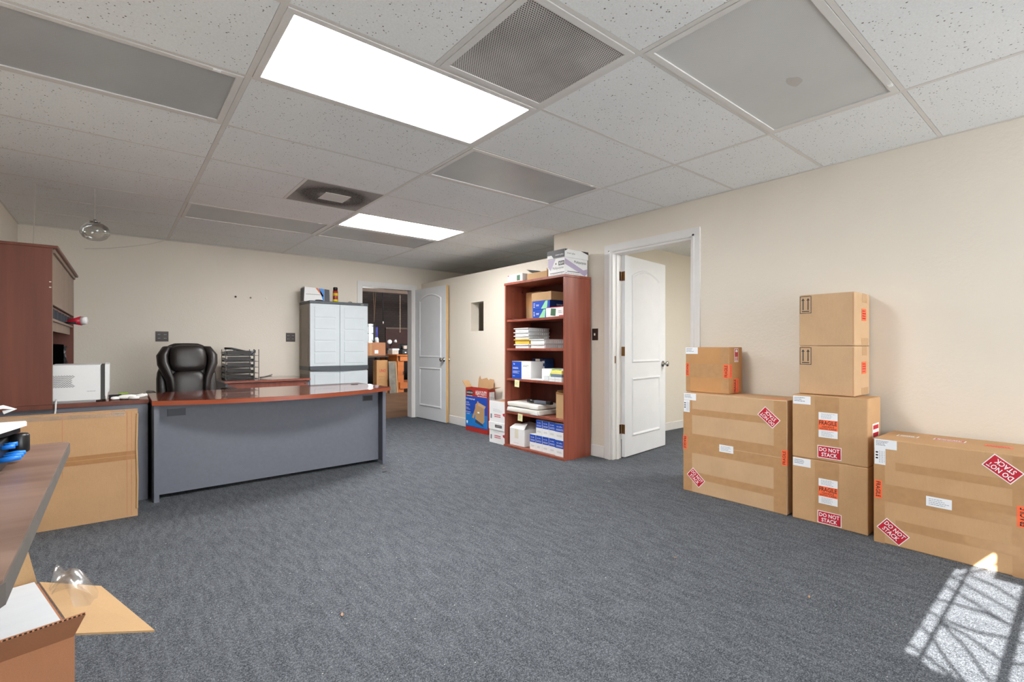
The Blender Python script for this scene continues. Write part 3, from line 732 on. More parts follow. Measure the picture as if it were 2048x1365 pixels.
# white computer lying on the side desk
t = thing('computer_tower', 'white computer case with slotted side vents on the side desk', 'computer', (-.22, 4.55, RZ))
z0, z1 = RZ + .012, RZ + .252
box('case', (-.33, 4.362, z0), (-.075, 4.78, z1), PLASW, t, .004)
box('front_gap', (-.0748, 4.366, z0 + .004), (-.052, 4.776, z1 - .004), M('dark_grille', (62, 62, 60), .6, .1), t)
b = B(); b.poly([(-.0518, 4.358, z0 + .03), (-.044, 4.358, z0 - .004), (-.036, 4.358, z0 + .05), (-.028, 4.358, z0 + .055), (-.028, 4.358, z1 + .004), (-.0518, 4.358, z1 + .004)], (0, .424, 0)); b.done('bezel', PLASW, t)
box('foot', (-.32, 4.4, RZ), (-.1, 4.43, z0 - .0005), PLASW, t); box('foot', (-.32, 4.7, RZ), (-.1, 4.73, z0 - .0005), PLASW, t)
b = B()
for r in range(13):
    rz_ = z1 - .072 - r * .0062; wv = .088 - .03 * math.sin(PI * r / 12)
    for k in range(9):
        x = -.33 + k * .0135 + (.0065 if r % 2 else 0)
        if x > -.33 + wv + .045: continue
        b.box((x, 4.3605, rz_), (x + .009, 4.3615, rz_ + .0028))
b.done('vent_slots', M('vent_black', (26, 26, 28), .7, .1), t, kind='stuff')
lines(FY(4.362), -.12, RZ + .075, .05, .008, 1, INKG, t)
t = thing('power_cable', 'white cable running from the white computer down the side desk', 'cable', (-.3, 4.33, .5))
B().tube([(-.295, 4.352, RZ + .03), (-.297, 4.336, RZ + .006), (-.298, 4.326, RZ - .04), (-.305, 4.322, .62), (-.31, 4.325, .3), (-.32, 4.32, .006)], .005, 7).done('cord', PLASW, t, True)
# marker / stapler and gloves on side desk
t = thing('stapler', 'black and lime green stapler beside the white computer', 'stapler', (.0, 4.58, RZ))
box('base', (-.035, 4.54, RZ), (.05, 4.575, RZ + .012), BLACK, t, .003); B().box((-.035, 4.542, RZ + .0125), (.04, 4.573, RZ + .028), .004).done('arm', BLACK, t)
box('grip', (.02, 4.55, RZ + .0285), (.078, 4.582, RZ + .036), LIME, t, .003)
t = thing('work_glove', 'white cloth work gloves lying flat beside the glossy desk', 'gloves', (.1, 4.45, RZ))
B().pillow((.075, 4.45, RZ + .016), (.06, .05, .0155), 2.4, 16).done('palm', PAPER, t, True)
for k in range(4):
    y = 4.42 + k * .021; L_ = (.055, .066, .062, .045)[k]
    B().tube([(.12, y, RZ + .015), (.12 + L_ * .6, y - .004 + .004 * k, RZ + .02), (.12 + L_, y - .01 + .006 * k, RZ + .026)], [.011, .0105, .008], 8).done('finger', PAPER, t, True)
B().tube([(.08, 4.41, RZ + .012), (.11, 4.385, RZ + .012), (.135, 4.375, RZ + .012)], [.012, .011, .008], 8).done('thumb', PAPER, t, True)
B().pillow((.005, 4.452, RZ + .011), (.028, .045, .0105), 3, 12).done('cuff', PAPER, t, True)

# flattened carton leaning on the side desk
t = thing('flattened_carton', 'huge flattened cardboard carton standing in front of the grey side desk', 'cardboard', (-.2, 4.0, 0))
y0, y1 = 3.97, 4.03
b = B().poly([(-.735, y0, .002), (.116, y0, 0), (.114, y0, .68), (-.735, y0, .685)], (0, .05, 0)); b.done('front_sheet', CARDF, t)
for k, (dx_, dz) in enumerate(((.0, .0), (.004, .012), (-.002, .006))):
    B().box((-.73, y0 + .0505 + k * .011, .001), (.113 + dx_, y0 + .0605 + k * .011, .672 + dz)).done('folded_layer', CARD if k % 2 else KRAFT, t)
slab('tape_strip', FY(y0), -.31, .395, .85, .055, M('brown_tape', (164, 120, 78), .3, .06, 30), t, .0)
slab('tape_seam', FY(y0), -.31, .395, .85, .0025, KRAFT, t, 0, .0009, .0003)
for x in (.06, .083): B().box((x, y0 - .0012, .01), (x + .0025, y0 - .0002, .675)).done('crease', CARDR, t)
B().box((-.245, y0 - .0012, .3), (-.2425, y0 - .0002, .684)).done('crease', CARDR, t)
B().tube([(.112, y0 - .003, .05), (.114, y0 - .004, .25), (.109, y0 - .005, .45), (.113, y0 - .003, .66)], .006, 7).done('torn_edge', KRAFT, t)
B().poly([(-.73, y0 - .001, .655), (.05, y0 - .001, .648), (.05, y0 - .001, .669), (-.73, y0 - .001, .69)], (0, -.0015, 0)).done('plastic_film', 'clear_film', t)
B().box((-.02, y0 - .004, .664), (.055, y0 + .03, .684), .002).done('film_roll', 'clear_film', t)

# ------------------------------------------------------------------ leather chair
CT = Matrix.Translation((.57, 5.50, 0)) @ Matrix.Rotation(math.radians(4), 4, 'Z')
t = thing('office_chair', 'black leather high-back executive chair behind the glossy desk', 'chair', (.57, 5.50, 0), math.radians(4))
tilt = Matrix.Translation((0, .16, .48)) @ Matrix.Rotation(math.radians(-9), 4, 'X') @ Matrix.Translation((0, -.16, -.48))
BT = CT @ tilt
B().pillow((0, .20, .80), (.205, .05, .34), 4, 24).done('back_shell', LEATHER, t, True, T=BT)
B().pillow((0, .135, .975), (.155, .085, .135), 3.4, 28).done('headrest', LEATHER, t, True, T=BT)
B().pillow((0, .14, .70), (.15, .07, .165), 3.2, 28).done('back_cushion', LEATHER, t, True, T=BT)
for s in (-1, 1):
    P_ = [(s * .13, .16, 1.09), (s * .175, .14, 1.07), (s * .207, .125, 1.0), (s * .205, .11, .925), (s * .18, .10, .845), (s * .155, .095, .77), (s * .145, .10, .68), (s * .145, .12, .58)]
    B().tube(P_, [(.015, .03), (.036, .05), (.046, .055), (.044, .055), (.036, .055), (.03, .055), (.028, .05), (.026, .045)], 14, flat=(0, 1, 0)).done('side_wing', LEATHER, t, True, T=BT)
    B().pillow((s * .205, .2, .68), (.045, .055, .22), 3, 16).done('side_bolster', LEATHER, t, True, T=BT)
    B().tube([(s * .22, .17, .60), (s * .29, .13, .66), (s * .32, .05, .672), (s * .325, -.14, .665), (s * .32, -.24, .63), (s * .30, -.2, .52), (s * .24, -.05, .46)], [(.016, .02), (.02, .024), (.03, .02), (.032, .02), (.024, .018), (.016, .016), (.016, .016)], 12).done('armrest', LEATHER, t, True, T=CT)
B().pillow((0, -.06, .475), (.26, .27, .075), 3.4, 24).done('seat', LEATHER, t, True, T=CT)
B().tube([(0, 0, .11), (0, 0, .40)], .03, 14).done('gas_column', BLACK, t, True, T=CT)
for k in range(5):
    a = 2 * PI * k / 5 + .3; c_, s_ = math.cos(a), math.sin(a)
    leg = B().tube([(0, 0, .115), (c_ * .16, s_ * .16, .095), (c_ * .30, s_ * .30, .07)], [.034, .026, .018], 8).done('base_leg', BLACK, t, True, T=CT)
    B().lathe((c_ * .3 - s_ * .02, s_ * .3 + c_ * .02, .026), [(0, -.02), (.025, -.02), (.026, 0), (.025, .02), (0, .02)], 14, (s_, -c_, 0)).done('caster', BLACK, leg, True, T=CT)

# ------------------------------------------------------------------ rear credenza, trays
t = thing('rear_credenza', 'low cherry credenza with grey end panel against the back wall', 'credenza', (1.36, 6.45, 0))
box('top', (.93, 6.1, .687), (1.83, 6.79, .712), CHERRYTOP, t, .002)
box('edge_band', (.929, 6.096, .688), (1.831, 6.0998, .711), CHERRY, t)
box('end_panel', (.94, 6.12, 0), (.965, 6.78, .6865), GREY, t); box('end_panel', (1.80, 6.12, 0), (1.825, 6.78, .6865), GREY, t)
dr = box('drawer_front', (.966, 6.125, .36), (1.799, 6.145, .68), CHERRY, t); box('drawer_front', (.966, 6.125, .03), (1.799, 6.145, .355), CHERRY, t)
B().lathe((1.775, 6.1248, .65), [(.009, 0), (.009, .004), (0, .004)], 10, (0, -1, 0)).done('lock', BROWNP, dr)
box('carcass', (.966, 6.146, .02), (1.799, 6.77, .68), GREYD, t)

t = thing('letter_tray', 'five-tier black letter tray rack on the rear credenza', 'letter tray', (1.14, 6.45, .712))
x0, x1, y0, y1 = .975, 1.305, 6.3, 6.58
for k in range(5):
    z = .7125 + k * .068
    tr_ = B().box((x0, y0 + .01, z), (x1, y1, z + .004)).box((x0, y1 - .004, z + .0045), (x1, y1, z + .03)).box((x0 + .006, y0 + .006, z + .0005), (x1 - .05, y0 + .0095, z + .014)).done('tray', M('smoke_plastic', (30, 29, 29), .45, .1, spec=.25), t)
    box('paper_sheet', (x0 + .02, y0 + .02, z + .0045), (x1 - .04, y1 - .01, z + .006 + .002 * k), PAPER if k != 1 else YELLOW, tr_)
    B().box((x0 + .01, y0 + .004, z + .018), (x1 - .08, y0 + .0055, z + .06)).done('front_flap', M('smoke_plastic_dark', (40, 33, 30), .35, .15, spec=.25), tr_)
for px_ in (x0 - .006, x1 + .0005, x1 - .045):
    for py in (y0, y1 - .012): B().box((px_, py, .7125), (px_ + .006, py + .012, 1.06)).done('post', BLACK, t)
for k in range(5):
    z = .7125 + k * .068
    B().box((x0 - .012, y0 + .02, z + .02), (x0 - .0065, y1 - .02, z + .05)).done('side_wall', BLACK, t)
t = thing('headphones', 'black tangled cables and headphones heaped on the top tray', 'cables', (1.14, 6.43, 1.0))
for k in range(5):
    r_ = random.Random(k); P_ = [(.99 + .3 * i / 7, 6.4 + r_.uniform(-.05, .08), 1.005 + r_.uniform(.0, .03) + .02 * math.sin(i)) for i in range(8)]
    B().tube(P_, .007 if k else .014, 7).done('cable_loop', BLACK, t, True)
B().tube([(.97, 6.38, 1.072), (1.04, 6.38, 1.07), (1.12, 6.39, 1.05), (1.2, 6.4, 1.03)], .012, 8).done('handle', BLACK, t, True)
for xx_ in (1.17, 1.255): B().lathe((xx_, 6.4, 1.02), [(.022, 0), (.024, .012), (.02, .02), (0, .022)], 14, (0, -1, 0)).done('ear_pad', M('earpad_grey', (130, 134, 148), .4, .1), t, True)
t = thing('pliers', 'grey metal pliers lying on the credenza beside the letter tray', 'pliers', (1.42, 6.4, .712))
for s in (-1, 1): B().tube([(1.34, 6.40 + s * .016, .722), (1.39, 6.40 + s * .006, .728), (1.42, 6.40 - s * .006, .735), (1.475, 6.40 - s * .014, .757 if s > 0 else .735)], [.007, .008, .009, .004], 7).done('jaw_arm', M('tool_grey', (120, 118, 112), .4, .1, metal=.5), t, True)

# ------------------------------------------------------------------ plastic storage cabinet
t = thing('storage_cabinet', 'pale grey two-door plastic storage cabinet beside the back doorway', 'cabinet', (2.285, 6.58, 0))
x0, x1, y0, y1, zt = 1.905, 2.665, 6.372, 6.80, 1.672
box('body', (x0, y0 + .03, 0), (x1, y1, zt - .03), CABT, t, .004)
b = B().box((x0 - .006, y0 - .002, zt - .03), (x1 + .006, y1, zt + .004), .006, 2); b.done('top', CABD, t)
box('badge', (x1 - .1, y0 - .0035, zt - .022), (x1 - .06, y0 - .0022, zt - .012), CABT, t)
xm = (x0 + x1) / 2
for (a0, a1) in ((x0 + .002, xm - .0015), (xm + .0015, x1 - .002)):
    for (z0, z1, n) in ((.84, zt - .032, 5), (.03, .775, 4)):
        d = box('door', (a0, y0, z0), (a1, y0 + .029, z1), CABW, t, .004)
        hh = (z1 - z0 - .06) / n
        for k in range(n):
            B().box((a0 + .055, y0 - .004, z0 + .03 + k * hh + .008), (a1 - .055, y0 + .0001, z0 + .03 + (k + 1) * hh - .008), .003).done('raised_panel', CABW, d)
    # curved handle band
    n = 10; b = B(); top = []; bot = []
    for k in range(n + 1):
        u = k / n; x = a0 + (a1 - a0) * u; bow_ = math.sin(PI * u / 2 if a0 < xm - .1 else PI * (1 - u) / 2)
        top.append((x, y0 - .014, .838)); bot.append((x, y0 - .014, .79 - .018 * bow_))
    b.poly(top + list(reversed(bot)), (0, .04, 0)); b.done('handle_band', CABD, t)
box('side_band', (x0 - .003, y0 + .03, .787), (x0 - .0001, y1, .838), CABD, t)
for z0, z1 in ((.9, 1.6), (.08, .74)):
    b = B(); ya, yb = y0 + .08, y1 - .05
    b.box((x0 - .003, ya, z0), (x0 - .0001, yb, z0 + .012)).box((x0 - .003, ya, z1 - .012), (x0 - .0001, yb, z1)).box((x0 - .003, ya, z0 + .012), (x0 - .0001, ya + .012, z1 - .012)).box((x0 - .003, yb - .012, z0 + .012), (x0 - .0001, yb, z1 - .012))
    b.done('side_frame', CABT, t)
CT2 = zt + .004
t = thing('printer_carton', 'white box with orange and blue stripes on the storage cabinet', 'box', (2.03, 6.6, CT2))
b = B(); yb = 6.52
b.poly([(1.875, yb, CT2 + .001), (2.205, yb, CT2 + .001), (2.20, yb, CT2 + .165), (1.885, yb, CT2 + .185)], (0, .14, 0)); b.done('carton', BOXW, t)
fr = FY(yb)
shape('orange_stripe', fr, [(2.02, CT2 + .178), (2.05, CT2 + .176), (2.12, CT2 + .09), (2.115, CT2 + .06)], M('stripe_orange', (226, 110, 44), .5, .05), t)
shape('blue_field', fr, [(2.06, CT2 + .175), (2.13, CT2 + .17), (2.13, CT2 + .01), (2.12, CT2 + .005)], CYANB, t)
shape('dark_field', fr, [(2.132, CT2 + .17), (2.198, CT2 + .165), (2.203, CT2 + .004), (2.132, CT2 + .004)], GREYD, t)
B().box((1.90, yb - .002, CT2 + .09), (2.08, yb - .0008, CT2 + .094)).done('tray_line', GREYD, t)
B().pillow((2.05, 6.47, CT2 + .012), (.05, .025, .011), 2.6, 14).done('mouse', BLACK, t, True)
B().box((1.874, yb + .001, CT2 + .002), (1.8748, yb + .138, CT2 + .17)).done('side_print', GREYD, t)
t = thing('spray_can', 'black-capped spray can with red and yellow label on the cabinet', 'spray can', (2.27, 6.5, CT2))
c = (2.27, 6.5, CT2)
B().lathe(c, [(.031, 0), (.033, .004), (.033, .15), (.028, .158)], 20).done('can', M('can_red', (150, 40, 38), .3, .08), t, True)
B().lathe(c, [(.0334, .01), (.0334, .04)], 20).done('yellow_band', M('can_yellow', (222, 206, 30), .35, .05), t, True)
B().lathe(c, [(.0334, .085), (.0334, .125)], 20).done('label_band', M('can_label', (216, 176, 40), .35, .3, 40), t, True)
B().lathe(c, [(.029, .1585), (.029, .195), (.024, .202), (0, .203)], 20).done('cap', BLACK, t, True)
tag(B().pillow((2.47, 6.5, CT2 + .013), (.03, .02, .012), 2, 10).done('wire_clip', STEEL), 'small crumpled metal clip on top of the storage cabinet', 'clip')

# ================================================================== SHIPPING CARTONS BY THE RIGHT WALL
def carton(name, label, x0, x1, y0, y1, z0, z1, mat, group=None, bulge=.004):
    t = thing(name, label, 'box', ((x0 + x1) / 2, (y0 + y1) / 2, z0), 0, group)
    b = B(); n = 6                      # slightly bulged shell
    for f in range(6):
        pass
    b.box((x0, y0, z0), (x1, y1, z1), .006, 2)
    b.done('carton', mat, t)
    return t
# large flat carton
X = 3.36
t = carton('shipping_carton', 'large flat cardboard carton with two red stickers beside the white doorway', X, 3.655, 1.322, 2.062, 0, .742, CARD2)
fr = FX(X)
slab('tape', fr, -1.692, .367, .738, .144, TAPE, t, 0, .0001, .0004)
slab('tape', fr, -1.695, .602, .60, .046, TAPE, t, 0, .0001, .0004); slab('tape', fr, -1.695, .13, .60, .05, TAPE, t, 0, .0001, .0004)
slab('tape', fr, -2.024, .37, .072, .73, TAPE, t, 0, .0002, .0004); slab('tape', fr, -1.364, .37, .078, .73, TAPE, t, 0, .0002, .0004)
slab('seam', fr, -1.56, .368, .45, .002, M('seam_pale', (214, 190, 158), .4, .1), t, 0, .0006, .0003)
B().tube([(X + .004, 1.326, .02), (X + .002, 1.324, .4), (X + .004, 1.325, .72)], .0025, 6).done('glossy_corner_tape', TAPEC, t, True)
address(fr, -2.006, .714, t, 4); barcode_label(fr, -2.032, .642, t)
dns(fr, -1.434, .622, math.radians(180 - 41), t); dns(fr, -1.957, .114, math.radians(-41), t)
s = slab('notice_label', fr, -1.724, .365, .102, .051, LABEL, t, 0, .0008); lines(fr, -1.724, .365, .08, .036, 4, INKG, s, 0, .0016, .25)
frag_strip(fr, -2.046, .366, .032, .102, -PI / 2, t); frag_strip(fr, -1.338, .371, .03, .10, PI / 2, t)
s = slab('fragile_strip', FY(1.322), 3.372, .371, .022, .10, ORANGE, t, 0, .0009)
slab('orange_tape', FT(.742), -1.42, 3.42, .14, .03, ORANGE, t, 0, .0006)
# small carton on top of it
X = 3.45
t = carton('shipping_carton', 'small cardboard carton with orange fragile strips on top of the large flat carton', X, 3.65, 1.75, 2.095, .7435, 1.087, CARD3)
fr = FX(X)
slab('tape', fr, -1.923, .909, .335, .10, TAPE, t, 0, .0001, .0004); slab('tape', fr, -2.075, .915, .036, .33, TAPE, t, 0, .0002, .0004); slab('tape', fr, -1.781, .915, .058, .33, TAPE, t, 0, .0002, .0004)
B().tube([(X + .002, 1.752, .77), (X + .001, 1.751, .9), (X + .002, 1.752, 1.06)], .0025, 6).done('glossy_corner_tape', TAPEC, t, True)
address(fr, -2.044, 1.06, t, 3); frag_strip(fr, -2.08, .914, .027, .10, -PI / 2, t)
frag_strip(fr, -1.772, .91, .038, .10, PI / 2, t)
s = slab('fragile_strip', FY(1.75), 3.472, .91, .038, .10, ORANGE, t, 0, .0009); text('HANDLE', FY(1.75), 3.473, .91, .08, .014, RED, s, PI / 2, .002)
s = slab('fragile_label', FY(1.75), 3.553, .802, .08, .105, ORANGE, t, 0, .0009); text('FRAGILE', FY(1.75), 3.535, .802, .094, .03, INK, s, PI / 2, .002, .01); text('WITH CARE', FY(1.75), 3.574, .802, .085, .014, RED, s, PI / 2, .002)
s = slab('warning_label', FY(1.75), 3.557, 1.027, .06, .1, WHITE, t, 0, .0009); slab('red_field', FY(1.75), 3.557, 1.027, .05, .09, RED, s, 0, .0016, .0003)
shape('pictogram', FY(1.75), [(3.545, 1.05), (3.57, 1.05), (3.577, 1.06), (3.557, 1.07), (3.538, 1.06)], WHITE, s, .0022); lines(FY(1.75), 3.557, 1.0, .04, .035, 3, WHITE, s, 0, .0022, .6, .1)
# stack of four
X = 3.36
def mid_carton(label, z0, z1, mat, fz, dz, lz):
    t = carton('shipping_carton', label, X, 3.60, .885, 1.29, z0, z1, mat)
    fr = FX(X)
    slab('tape', fr, -1.095, (z0 + z1) / 2, .13, z1 - z0 - .008, TAPE, t, 0, .0001, .0004)
    slab('clear_tape_shine', fr, -1.085, z1 - .02, .06, .022, TAPEC, t, 0, .0006, .0003)
    fragile_label(fr, -1.088, fz, t); dns(fr, -1.081, dz, 0, t); address(fr, -1.234, lz, t, 3)
    return t
t = mid_carton('cardboard carton with fragile label and red sticker standing on the floor under the stack', 0, .391, CARD, .206, .047, .361)
slab('crease', fr, -1.2, .22, .16, .0015, CARDR, t, 0, .0004, .0003)
t = mid_carton('cardboard carton with fragile label, second in the stack of four', .392, .788, CARD, .612, .447, .754)
s = slab('warning_label', FY(.885), 3.50, .594, .12, .085, WHITE, t, 0, .0009); slab('red_field', FY(.885), 3.50, .615, .1, .024, RED, s, 0, .0016, .0003); slab('red_field', FY(.885), 3.50, .57, .1, .026, RED, s, 0, .0016, .0003)
B().box((3.365, .8845, .786), (3.59, .8855, .79)).done('flap_edge', KRAFT, t)
X = 3.42
def arrow_carton(label, z0, z1):
    t = carton('arrow_carton', label, X, 3.70, .967, 1.272, z0, z1, CARD2)
    fr = FX(X); zc, yc = z1 - .063, 1.234; w, h = .067, .110; q = .0035
    b = B(); T = fmat(fr, 0, 0, 0, .0004)
    def r_(u0, v0, u1, v1): b.poly([(u0, v0, 0), (u1, v0, 0), (u1, v1, 0), (u0, v1, 0)], (0, 0, .0003))
    u0, u1, v0, v1 = -yc - w / 2, -yc + w / 2, zc - h / 2, zc + h / 2
    r_(u0, v0, u1, v0 + q); r_(u0, v1 - q, u1, v1); r_(u0, v0, u0 + q, v1); r_(u1 - q, v0, u1, v1)
    b.done('symbol_frame', BOXDK, t, T=T)
    for k in (-1, 1):
        uc = -yc + k * .0145
        shape('up_arrow', fr, [(uc - .003, v0 + .022), (uc + .003, v0 + .022), (uc + .003, v1 - .028), (uc + .0095, v1 - .028), (uc, v1 - .012), (uc - .0095, v1 - .028), (uc - .003, v1 - .028)], BOXDK, t, .0004)
    slab('symbol_bar', fr, -yc, v0 + .013, .042, .006, BOXDK, t, 0, .0004, .0003)
    slab('clear_tape', fr, -yc, z1 - .006, .05, .008, TAPEC, t, 0, .0002, .0003)
    B().box((X - .0002, .974, z0 + .01), (X + .0002, .9765, z1 - .01)).done('flap_seam', CARDR, t)
    s = slab('care_label', FY(.967), 3.588, zc - .07 + .0, .085, .075, ORANGE, t, 0, .0009); lines(FY(.967), 3.588, zc - .07, .065, .06, 4, RED, s, 0, .0018, .5, .2)
    slab('tape', FY(.967), 3.60, z1 - .03, .09, .055, TAPEC, t, 0, .0002, .0003); slab('tape', FY(.967), 3.61, z0 + .025, .13, .045, TAPEC, t, 0, .0002, .0003)
    return t
arrow_carton('plain cardboard cube with two up arrows, third in the stack of four', .7905, 1.094)
arrow_carton('plain cardboard cube with two up arrows, topmost of the stack of four', 1.0955, 1.42)
# very large carton in the sun
X = 3.305
t = carton('shipping_carton', 'long low cardboard carton lit by the sun patch, with red stickers', X, 3.695, -.42, .845, 0, .578, CARD)
fr = FX(X)
slab('tape', fr, -.1, .435, 1.39 - .1, .044, TAPE, t, 0, .0001, .0004)
slab('tape', fr, -.2125, .284, 1.25, .095, TAPE, t, 0, .0001, .0004); slab('tape', fr, -.1, .12, 1.29, .049, TAPE, t, 0, .0001, .0004)
slab('tape', fr, -.818, .285, .05, .57, TAPE, t, 0, .0002, .0004); slab('tape', fr, -.26, .285, .076, .57, TAPE, t, 0, .0002, .0004)
slab('glossy_tape', fr, -.34, .262, .16, .05, TAPEC, t, 0, .0006, .0003); slab('glossy_tape', fr, -.37, .124, .2, .045, TAPEC, t, 0, .0006, .0003)
address(fr, -.79, .55, t, 4); barcode_label(fr, -.815, .48, t)
dns(fr, -.331, .503, math.radians(180 - 38), t); dns(fr, -.757, .076, math.radians(-38), t)
s = slab('notice_label', fr, -.565, .282, .102, .051, LABEL, t, 0, .0008); lines(fr, -.565, .282, .08, .036, 4, INKG, s, 0, .0016, .25)
frag_strip(fr, -.823, .296, .034, .1, -PI / 2, t); frag_strip(fr, -.258, .29, .05, .1, PI / 2, t)
ft = FT(.578)
for (ya, yb, xx, kind) in ((.782, .688, 3.51, 0), (.624, .493, 3.53, 1)):
    s = slab('top_label', ft, -(ya + yb) / 2, xx, ya - yb, .06, WHITE, t, 0, .0006); slab('label_field', ft, -(ya + yb) / 2, xx, ya - yb - .01, .05, CARD if kind == 0 else RED, s, 0, .0013, .0003)
    lines(ft, -(ya + yb) / 2, xx, ya - yb - .03, .035, 2, WHITE, s, 0, .0018, .6, .1)
s = slab('top_label', ft, -.364, 3.505, .105, .05, ORANGE, t, 0, .0006); lines(ft, -.364, 3.505, .09, .03, 2, RED, s, 0, .0014, .6, .1)

# ================================================================== BOOKCASE AND ITS CONTENTS
t = thing('bookcase', 'tall cherry bookcase with open shelves beside the white doorway', 'bookcase', (3.51, 3.75, 0))
bx0, bx1, by0, by1, bz = 3.325, 3.688, 3.287, 4.212, 1.785
box('side_panel', (bx0, by0, 0), (bx1, by0 + .022, bz - .0255), CHERRY, t); box('side_panel', (bx0, by1 - .022, 0), (bx1, by1, bz - .0255), CHERRY, t)
box('top', (bx0 - .006, by0 - .006, bz - .025), (bx1, by1 + .006, bz), CHERRY, t, .002)
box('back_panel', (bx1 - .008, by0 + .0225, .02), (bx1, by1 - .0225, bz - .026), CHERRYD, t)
SH = [1.384, 1.073, .746, .386]
for z in SH: box('shelf', (bx0 + .01, by0 + .0225, z - .024), (bx1 - .0085, by1 - .0225, z), CHERRY, t, .002)
box('base_shelf', (bx0, by0 + .0225, 0), (bx1 - .0085, by1 - .0225, .022), CHERRY, t); box('plinth', (bx0 - .007, by0 - .004, 0), (bx0 - .0005, by1 + .012, .02), CHERRY, t)
for x_ in (3.42, 3.56): B().lathe((x_, by1 - .022, 1.70), [(.008, 0), (.008, .004), (0, .005)], 10, (0, -1, 0)).done('shelf_pin', CHROME, t)
for y_, z_ in ((3.997, .699), (3.944, .343)):
    s = slab('sticky_note', FX(bx0 - .004), -y_, z_, .076, .076, PALEY, t, math.radians(-3), .0, .0008); lines(FX(bx0 - .004), -y_, z_, .05, .04, 3, INKG, s, 0, .0012, .25)

def cbox(name, label, a, b_, mat, group=None, cat='box', bev=.002):
    t = thing(name, label, cat, ((a[0] + b_[0]) / 2, (a[1] + b_[1]) / 2, a[2]), 0, group)
    box('carton', a, b_, mat, t, bev); return t
# --- on top
Z = bz + .001
t = thing('paper_carton', 'white and lilac paper carton with dark lid on top of the bookcase', 'box', (3.5, 3.42, Z))
box('carton', (3.34, 3.305, Z), (3.66, 3.535, Z + .165), BOXW, t, .002)
box('lid', (3.333, 3.298, Z + .1655), (3.667, 3.542, Z + .245), BOXW, t, .002)
f1, f2 = FX(3.333), FY(3.298); g1, g2 = FX(3.34), FY(3.305)
shape('lid_print', f1, [(-3.541, Z + .244), (-3.299, Z + .244), (-3.299, Z + .168), (-3.45, Z + .168), (-3.48, Z + .2), (-3.541, Z + .2)], BOXDK, t, .0003)
shape('lid_print', f2, [(3.334, Z + .244), (3.375, Z + .244), (3.334, Z + .222)], BOXDK, t, .0003); shape('lid_print', f2, [(3.56, Z + .244), (3.666, Z + .244), (3.666, Z + .216)], BOXDK, t, .0003)
text('smart plus', f1, -3.37, Z + .195, .11, .02, WHITE, t, 0, .0009); text('smart plus', f2, 3.42, Z + .205, .11, .022, BOXDK, t, 0, .0006)
shape('lilac_band', g1, [(-3.534, Z + .16), (-3.43, Z + .16), (-3.50, Z + .05), (-3.534, Z + .09)], PURPLE, t, .0003)
shape('lilac_band', g2, [(3.341, Z + .155), (3.341, Z + .1), (3.62, Z + .005), (3.655, Z + .03), (3.655, Z + .075), (3.6, Z + .06)], PURPLE, t, .0003)
text('Multipurpose', g1, -3.395, Z + .068, .15, .032, BOXDK, t, 0, .0009); text('Multipurpose', g2, 3.555, Z + .128, .17, .036, BOXDK, t, 0, .0009)
B().box((3.3393, 3.31, Z + .093), (3.3397, 3.39, Z + .135)).done('quantity_frame', BOXDK, t); text('REAM', FX(3.339), -3.35, Z + .114, .06, .024, WHITE, t, 0, .0004)
shape('dot', g1, [(-3.425 + .009 * math.cos(a), Z + .112 + .009 * math.sin(a)) for a in [2 * PI * k / 12 for k in range(12)]], BOXDK, t, .0003)
slab('print_bar', g1, -3.41, Z + .024, .2, .006, BOXDK, t, 0, .0003, .0002); slab('print_bar', g2, 3.47, Z + .032, .19, .006, BOXDK, t, 0, .0003, .0002)
lines(g2, 3.45, Z + .015, .2, .01, 1, INKG, t); lines(g1, -3.41, Z + .012, .2, .008, 1, INKG, t)
t = thing('kraft_box', 'open tan cardboard tray holding black folders on top of the bookcase', 'box', (3.45, 3.75, Z))
b = B().box((3.385, 3.60, Z), (3.395, 3.905, Z + .075)).box((3.56, 3.60, Z), (3.57, 3.905, Z + .075)).box((3.3955, 3.60, Z), (3.5595, 3.61, Z + .09)).box((3.3955, 3.895, Z), (3.5595, 3.905, Z + .075)).box((3.3955, 3.6105, Z), (3.5595, 3.8945, Z + .006)); b.done('tray', KRAFT, t)
B().box((3.38, 3.594, Z), (3.384, 3.599, Z + .1)).done('end_flap', CARD3, t)
for k in range(3): B().poly([(3.40, 3.70 + .03 * k, Z + .05), (3.55, 3.70 + .03 * k, Z + .05), (3.55, 3.9 - .01 * k, Z + .12 - .012 * k), (3.40, 3.93 - .02 * k, Z + .12 - .012 * k)], (0, 0, .004)).done('folder', BLACK, t)
t = cbox('label_printer_box', 'white box with green printed square beside the tan tray on top of the bookcase', (3.36, 3.955, Z), (3.56, 4.205, Z + .088), BOXW)
slab('green_print', FX(3.36), -4.02, Z + .045, .055, .06, GREENP, t, 0, .0004, .0003); slab('red_base', FX(3.36), -4.08, Z + .005, .248, .008, RED, t, 0, .0004, .0003)
slab('red_print', FX(3.36), -4.19, Z + .08, .025, .01, RED, t, 0, .0004, .0003); lines(FX(3.36), -4.14, Z + .045, .06, .03, 2, INKG, t, 0, .0006, .2)
slab('side_logo', FY(3.955), 3.50, Z + .045, .05, .05, KRAFT, t, PI / 4, .0004, .0003)
